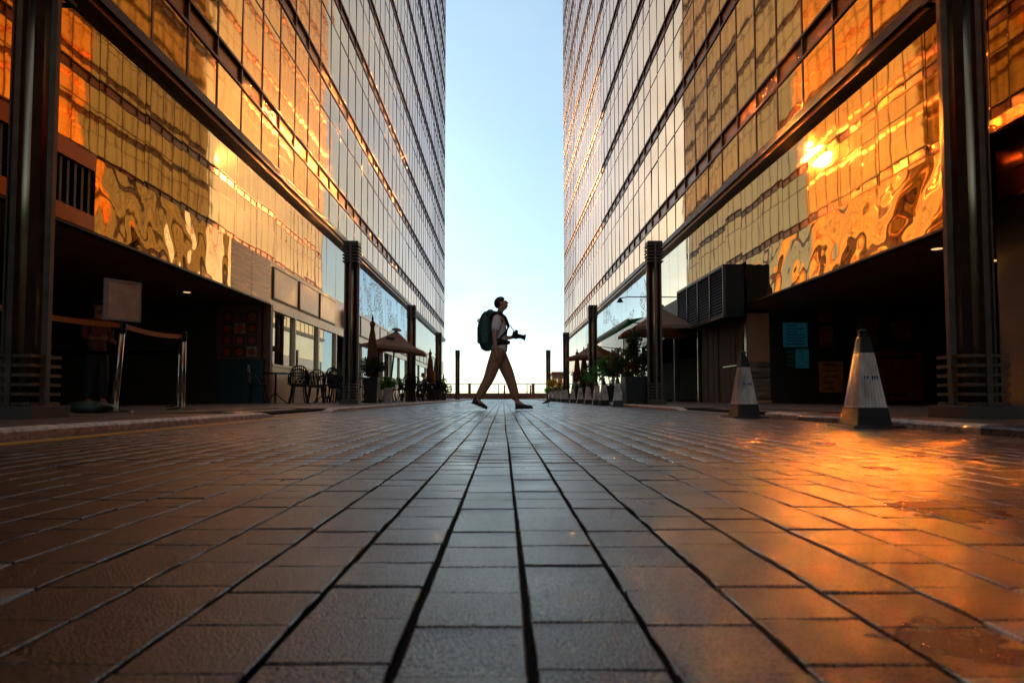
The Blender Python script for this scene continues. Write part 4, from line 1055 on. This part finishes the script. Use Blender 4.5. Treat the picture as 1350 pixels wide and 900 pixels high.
def hair(parent, hd, tilt, m='hair'):
    hd = Vector(hd); f = Vector((tilt[0], 0, tilt[1])).normalized(); u = Vector((-f.z, 0, f.x)); lt = Vector((0, 1, 0))
    ax = (u * math.cos(R(38)) - f * math.sin(R(38))).normalized(); fr = (f * math.cos(R(38)) + u * math.sin(R(38))).normalized()
    bm = MB(); N1, N2 = 12, 20
    for a in range(N1 + 1):
        th = R(100) * a / N1
        for b in range(N2):
            ph = 2 * math.pi * b / N2
            r_ = .097 * (1 + .035 * noise.noise((a * .7, b * .6, 1))) * (1 - .10 * max(0, a / N1 - .85) / .15)
            bm.v.append(tuple(hd - f * .012 + u * .008 + ax * r_ * math.cos(th) + (fr * math.cos(ph) * 1.02 + lt * math.sin(ph) * .88) * r_ * math.sin(th)))
    for a in range(N1):
        for b in range(N2): i = a * N2 + b; j = a * N2 + (b + 1) % N2; bm.f.append((i, j, j + N2, i + N2))
    o = bm.build('hair', m, parent, True); so = o.modifiers.new('thick', 'SOLIDIFY'); so.thickness = .006; so.offset = 0
def shoe(parent, an, to, heel, pitch_up=0):
    to, heel = Vector(to), Vector(heel); d = (to - heel); L_ = d.length; d.normalize(); y = Vector((0, 1, 0)); up = y.cross(d) * -1
    if up.z < 0: up = -up
    prof = [(0, .034, .075), (.12, .038, .085), (.3, .037, .085), (.5, .04, .062), (.75, .046, .045), (.92, .038, .034), (1.0, .02, .02)]
    bm = MB(); N = 10
    for t_, w, h_ in prof:
        c_ = heel + d * L_ * t_
        for j in range(N):
            a = math.pi * j / (N - 1); bm.v.append(tuple(c_ + y * w * math.cos(a) + up * h_ * math.sin(a) ** .7))
    for k in range(len(prof) - 1):
        for j in range(N - 1): a = k * N + j; bm.f.append((a, a + 1, a + 1 + N, a + N))
        a = k * N; bm.f.append((a + N - 1, a, a + N, a + 2 * N - 1))
    bm.f.append(tuple(range(N))); bm.f.append(tuple(range((len(prof) - 1) * N, len(prof) * N))[::-1])
    o = bm.build('shoe', 'shoe', parent, True)
    sb = MB(); w0 = .046
    sb.hexa([tuple(heel - d * .005 - y * .037 - up * .018), tuple(to + d * .004 - y * .03 - up * .018), tuple(to + d * .004 + y * .03 - up * .018), tuple(heel - d * .005 + y * .037 - up * .018),
             tuple(heel - d * .005 - y * .037 + up * .004), tuple(to + d * .004 - y * .03 + up * .004), tuple(to + d * .004 + y * .03 + up * .004), tuple(heel - d * .005 + y * .037 + up * .004)])
    sb.build('sole', 'sole', o, bevel=.004)
def garment_top(parent, J, m, sleeve=.75, hem=True):
    nd = [(tuple(Vector(J['hip']) + Vector((0, 0, -.06))), .145)]; ed = []
    ch_ = chain(nd, ed, 0, [(tuple(Vector(J['hip']) + Vector((0, 0, .06))), .145), (J['waist'], .155), (J['chest'], .175)])
    chain(nd, ed, ch_, [(tuple(Vector(J['neckb']) + Vector((0, 0, -.01))), .075)])
    for s in ('r', 'l'):
        a, b = Vector(J['sh' + s]), Vector(J['el' + s]); w = Vector(J['wr' + s])
        pts = [(tuple(a), .098), (tuple(a.lerp(b, .55)), .082)]
        if sleeve <= 1: pts.append((tuple(a.lerp(b, sleeve)), .07))
        else: pts += [(tuple(b), .055), (tuple(b.lerp(w, sleeve - 1)), .045)]
        chain(nd, ed, ch_, pts)
    return skinned('shirt' if sleeve <= 1 else 'jacket', nd, ed, m, parent)
def trousers(parent, J, m):
    nd = [(J['hip'], .128)]; ed = []
    chain(nd, ed, 0, [(tuple(Vector(J['hip']).lerp(Vector(J['waist']), .35)), .126), (tuple(Vector(J['hip']).lerp(Vector(J['waist']), .62)), .118)])
    for s in ('r', 'l'):
        k, a = Vector(J['kn' + s]), Vector(J['an' + s]); th = Vector(J['th' + s])
        chain(nd, ed, 0, [(tuple(th), .122), (tuple(th.lerp(k, .55)), .108), (tuple(k), .088), (tuple(k.lerp(a, .5)), .078), (tuple(k.lerp(a, .95)), .062)])
    return skinned('trousers', nd, ed, m, parent)

PD = 9.9; PXc = (655 - 663) / 850 * PD
J = dict(hip=(.03, 0, .90), waist=(.055, 0, 1.08), chest=(.04, 0, 1.30), neckb=(.035, 0, 1.445), neck=(.045, 0, 1.50), head=(.07, 0, 1.635),
         shr=(.015, -.165, 1.385), elr=(-.035, -.215, 1.11), wrr=(-.01, -.215, .87), shl=(.04, .165, 1.385), ell=(.06, .215, 1.12), wrl=(.215, .07, 1.11),
         handr=((.08, .1, -1), (1, 0, .1), (.25, .8, 0)), handl=((1, -.35, .12), (0, 0, 1), (.1, -1, .1)),
         thr=(-.005, -.085, .80), knr=(-.12, -.09, .47), anr=(-.30, -.09, .145), tor=(-.20, -.09, .06), thl=(.07, .085, .80), knl=(.205, .09, .475), anl=(.31, .09, .12), tol=(.42, .10, .05))
w_ = thing('person', 'person walking in pale shirt and tan trousers, looking up', 'person', (PXc, PD, .012))
TILT = (1, .33)
body(w_, J, 'skin', TILT); hair(w_, J['head'], TILT)
garment_top(w_, J, 'shirt', .80); trousers(w_, J, 'chino')
shoe(w_, J['anr'], (-.145, -.09, .018), (-.375, -.09, .115)); shoe(w_, J['anl'], (.555, .10, .03), (.285, .09, .02))
# backpack worn on the back
bp_ = thing('backpack', 'dark green black hiking backpack worn by the walking person', 'backpack', (PXc, PD, .012))
bm = MB(); N = 16; prof = [(.90, .04, .08, -.13), (.93, .085, .12, -.135), (1.02, .105, .145, -.15), (1.15, .115, .15, -.165), (1.30, .11, .15, -.165), (1.40, .095, .14, -.15), (1.46, .08, .12, -.135), (1.505, .05, .07, -.125)]
for z, rx, ry, cx in prof:
    for j in range(N):
        a = 2 * math.pi * j / N; ca, sa = math.cos(a), math.sin(a)
        bm.v.append((cx - .02 + rx * math.copysign(abs(ca) ** .7, ca), ry * math.copysign(abs(sa) ** .7, sa), z))
for k in range(len(prof) - 1):
    for j in range(N): a = k * N + j; b = k * N + (j + 1) % N; bm.f.append((a, b, b + N, a + N))
bm.f.append(tuple(range(N))[::-1]); bm.f.append(tuple(range((len(prof) - 1) * N, len(prof) * N)))
bm.build('sack', 'pack', bp_, True)
bm = MB(); bm.tube([(-.10, y, 1.415 + .055 * math.cos(y * 10)) for y in (-.13, -.09, -.04, 0, .04, .09, .13)], .075, 10); bm.build('lid', 'pack', bp_, True)
MB().tube([(-.275, 0, 1.34), (-.30, 0, 1.375), (-.285, 0, 1.39), (-.24, 0, 1.37)], .014, 6).build('ice_loop', 'strap', bp_)
for s in (-1, 1):
    y = .118 * s
    pts = [(-.10, y, 1.40), (-.03, y * 1.15, 1.478), (.05, y * 1.12, 1.47), (.13, y * 1.0, 1.40), (.178, y, 1.28), (.15, y * 1.25, 1.19), (.05, y * 1.55, 1.08), (-.06, y * 1.2, 1.0)]
    b = MB(); b.tube(pts, [.02, .024, .024, .024, .022, .018, .014, .012], 8); b.build('shoulder_strap', 'strap', bp_, True)
    MB().tube([(-.06, y * 1.1, 1.02), (.03, y * 1.28, 1.025), (.13, y * .9, 1.03), (.183, y * .1, 1.03)], [.05, .05, .035, .03], 8).build('hip_belt', 'strap', bp_, True)
for s in (-1, 1): MB().box(-.24, -.12, s * .15 - .03, s * .15 + .03, 1.0, 1.16).build('side_pocket', 'pack', bp_, bevel=.02)
MB().box(-.30, -.26, -.09, .09, 1.02, 1.27).build('front_pocket', 'pack', bp_, bevel=.015)
# camera in the left hand
cm = thing('camera', 'dark camera with a lens hood held by the walking person', 'camera', (PXc + .315, PD + .02, 1.135 + .012))
cm.rotation_euler = (0, R(13), R(-6))
MB().box(-.075, .0, -.07, .07, -.05, .05).build('camera_body', 'black', cm, bevel=.008)
MB().hexa([(-.06, -.03, .05), (.0, -.03, .05), (.0, .03, .05), (-.06, .03, .05), (-.045, -.02, .085), (-.008, -.02, .085), (-.008, .02, .085), (-.045, .02, .085)]).build('prism', 'black', cm)
o = MB().lathe([(.034, 0), (.036, .05), (.033, .055), (.033, .085), (.05, .13), (.047, .13), (.03, .09)], 16).build('lens', 'black', cm, True); o.rotation_euler = (0, R(90), 0)
MB().tube([(-.05, -.06, .045), (-.13, -.06, .12), (-.17, -.08, .135)], .007, 5).build('strap', 'strap', cm)

# person waiting in the dark arcade
def stand(name, label, loc, rz, top, legs, skin, sc=1.0, tilt=(1, 0)):
    p = thing(name, label, 'person', loc, rz); p.scale = (sc,) * 3
    J2 = dict(J); J2.update(hip=(0, 0, .93), waist=(.01, 0, 1.10), chest=(.01, 0, 1.32), neckb=(.01, 0, 1.46), neck=(.02, 0, 1.52), head=(.04, 0, 1.655), shr=(0, -.17, 1.40), shl=(0, .17, 1.40),
              elr=(.02, -.22, 1.12), wrr=(.22, -.12, 1.09), ell=(.0, .22, 1.12), wrl=(.2, .14, 1.05), handr=((1, .3, .1), (0, 0, 1), (0, 1, 0)), handl=((1, -.2, 0), (0, 0, 1), (0, -1, 0)),
              thr=(0, -.09, .83), knr=(.02, -.10, .49), anr=(-.02, -.10, .10), tor=(.1, -.11, .04), thl=(0, .09, .83), knl=(.03, .10, .49), anl=(.02, .11, .10), tol=(.13, .12, .04))
    body(p, J2, skin, tilt); hair(p, J2['head'], tilt); garment_top(p, J2, top, 1.55); trousers(p, J2, legs)
    shoe(p, None, (.20, -.11, .02), (-.06, -.10, .02)); shoe(p, None, (.23, .12, .02), (-.02, .11, .02))
    return p
stand('person', 'person in dark red top standing in the shadow behind the queue belts', (PX(126, 10.4), 10.4, K), R(-25), 'redcloth', 'darkcloth', 'skin2', .98, (1, -.15))
def sit(label, loc, rz, top, legs, skin, sc=1.0):
    p = thing('person', label, 'person', loc, rz); p.scale = (sc,) * 3
    J3 = dict(J); J3.update(hip=(0, 0, .52), waist=(.03, 0, .70), chest=(.08, 0, .92), neckb=(.11, 0, 1.06), neck=(.13, 0, 1.11), head=(.18, 0, 1.235), shr=(.09, -.17, 1.0), shl=(.09, .17, 1.0),
              elr=(.16, -.22, .75), wrr=(.36, -.12, .76), ell=(.16, .22, .75), wrl=(.36, .1, .76), handr=((1, .3, 0), (0, 0, 1), (0, 0, -1)), handl=((1, -.3, 0), (0, 0, 1), (0, 0, -1)),
              thr=(.10, -.10, .51), knr=(.42, -.11, .50), anr=(.40, -.11, .10), tor=(.52, -.11, .04), thl=(.10, .10, .51), knl=(.42, .11, .50), anl=(.38, .11, .10), tol=(.5, .11, .04))
    body(p, J3, skin, (1, -.25)); hair(p, J3['head'], (1, -.25)); garment_top(p, J3, top, 1.6); trousers(p, J3, legs)
    shoe(p, None, (.60, -.11, .02), (.35, -.11, .02)); shoe(p, None, (.58, .11, .02), (.33, .11, .02))
    return p
sit('person in a blue jacket seated at the cafe beside the column', (PX(458, 21.6), 21.6, K), R(-70), 'bluecloth', 'darkcloth', 'skin', .86)
ccopy(PX(458, 21.6), 21.62, 200, 'black chair under the seated person in blue')
sit('person in a mauve top seated near the folded parasols', (PX(562, 31.5), 31.5, K), R(180), 'purplecloth', 'darkcloth', 'skin', 1.0)
ccopy(PX(562, 31.5), 31.5, 270, 'black chair under the seated person in mauve')

# pigeon
pg = thing('pigeon', 'small dark pigeon standing on the bricks left of the cone row', 'bird', (PX(723, 15.6), 15.6, .0), R(10))
nd = [((0, 0, .10), .045)]; ed = []
chain(nd, ed, 0, [((-.05, 0, .09), .035), ((-.12, 0, .065), .018), ((-.16, 0, .05), .012)])
chain(nd, ed, 0, [((.035, 0, .135), .032), ((.05, 0, .17), .02), ((.06, 0, .19), .019), ((.085, 0, .186), .006)])
skinned('body', nd, ed, 'pigeon', pg)
for s in (-1, 1): MB().tube([(0, s * .018, .07), (.005, s * .02, .0)], .004, 5).build('leg', 'red', pg)
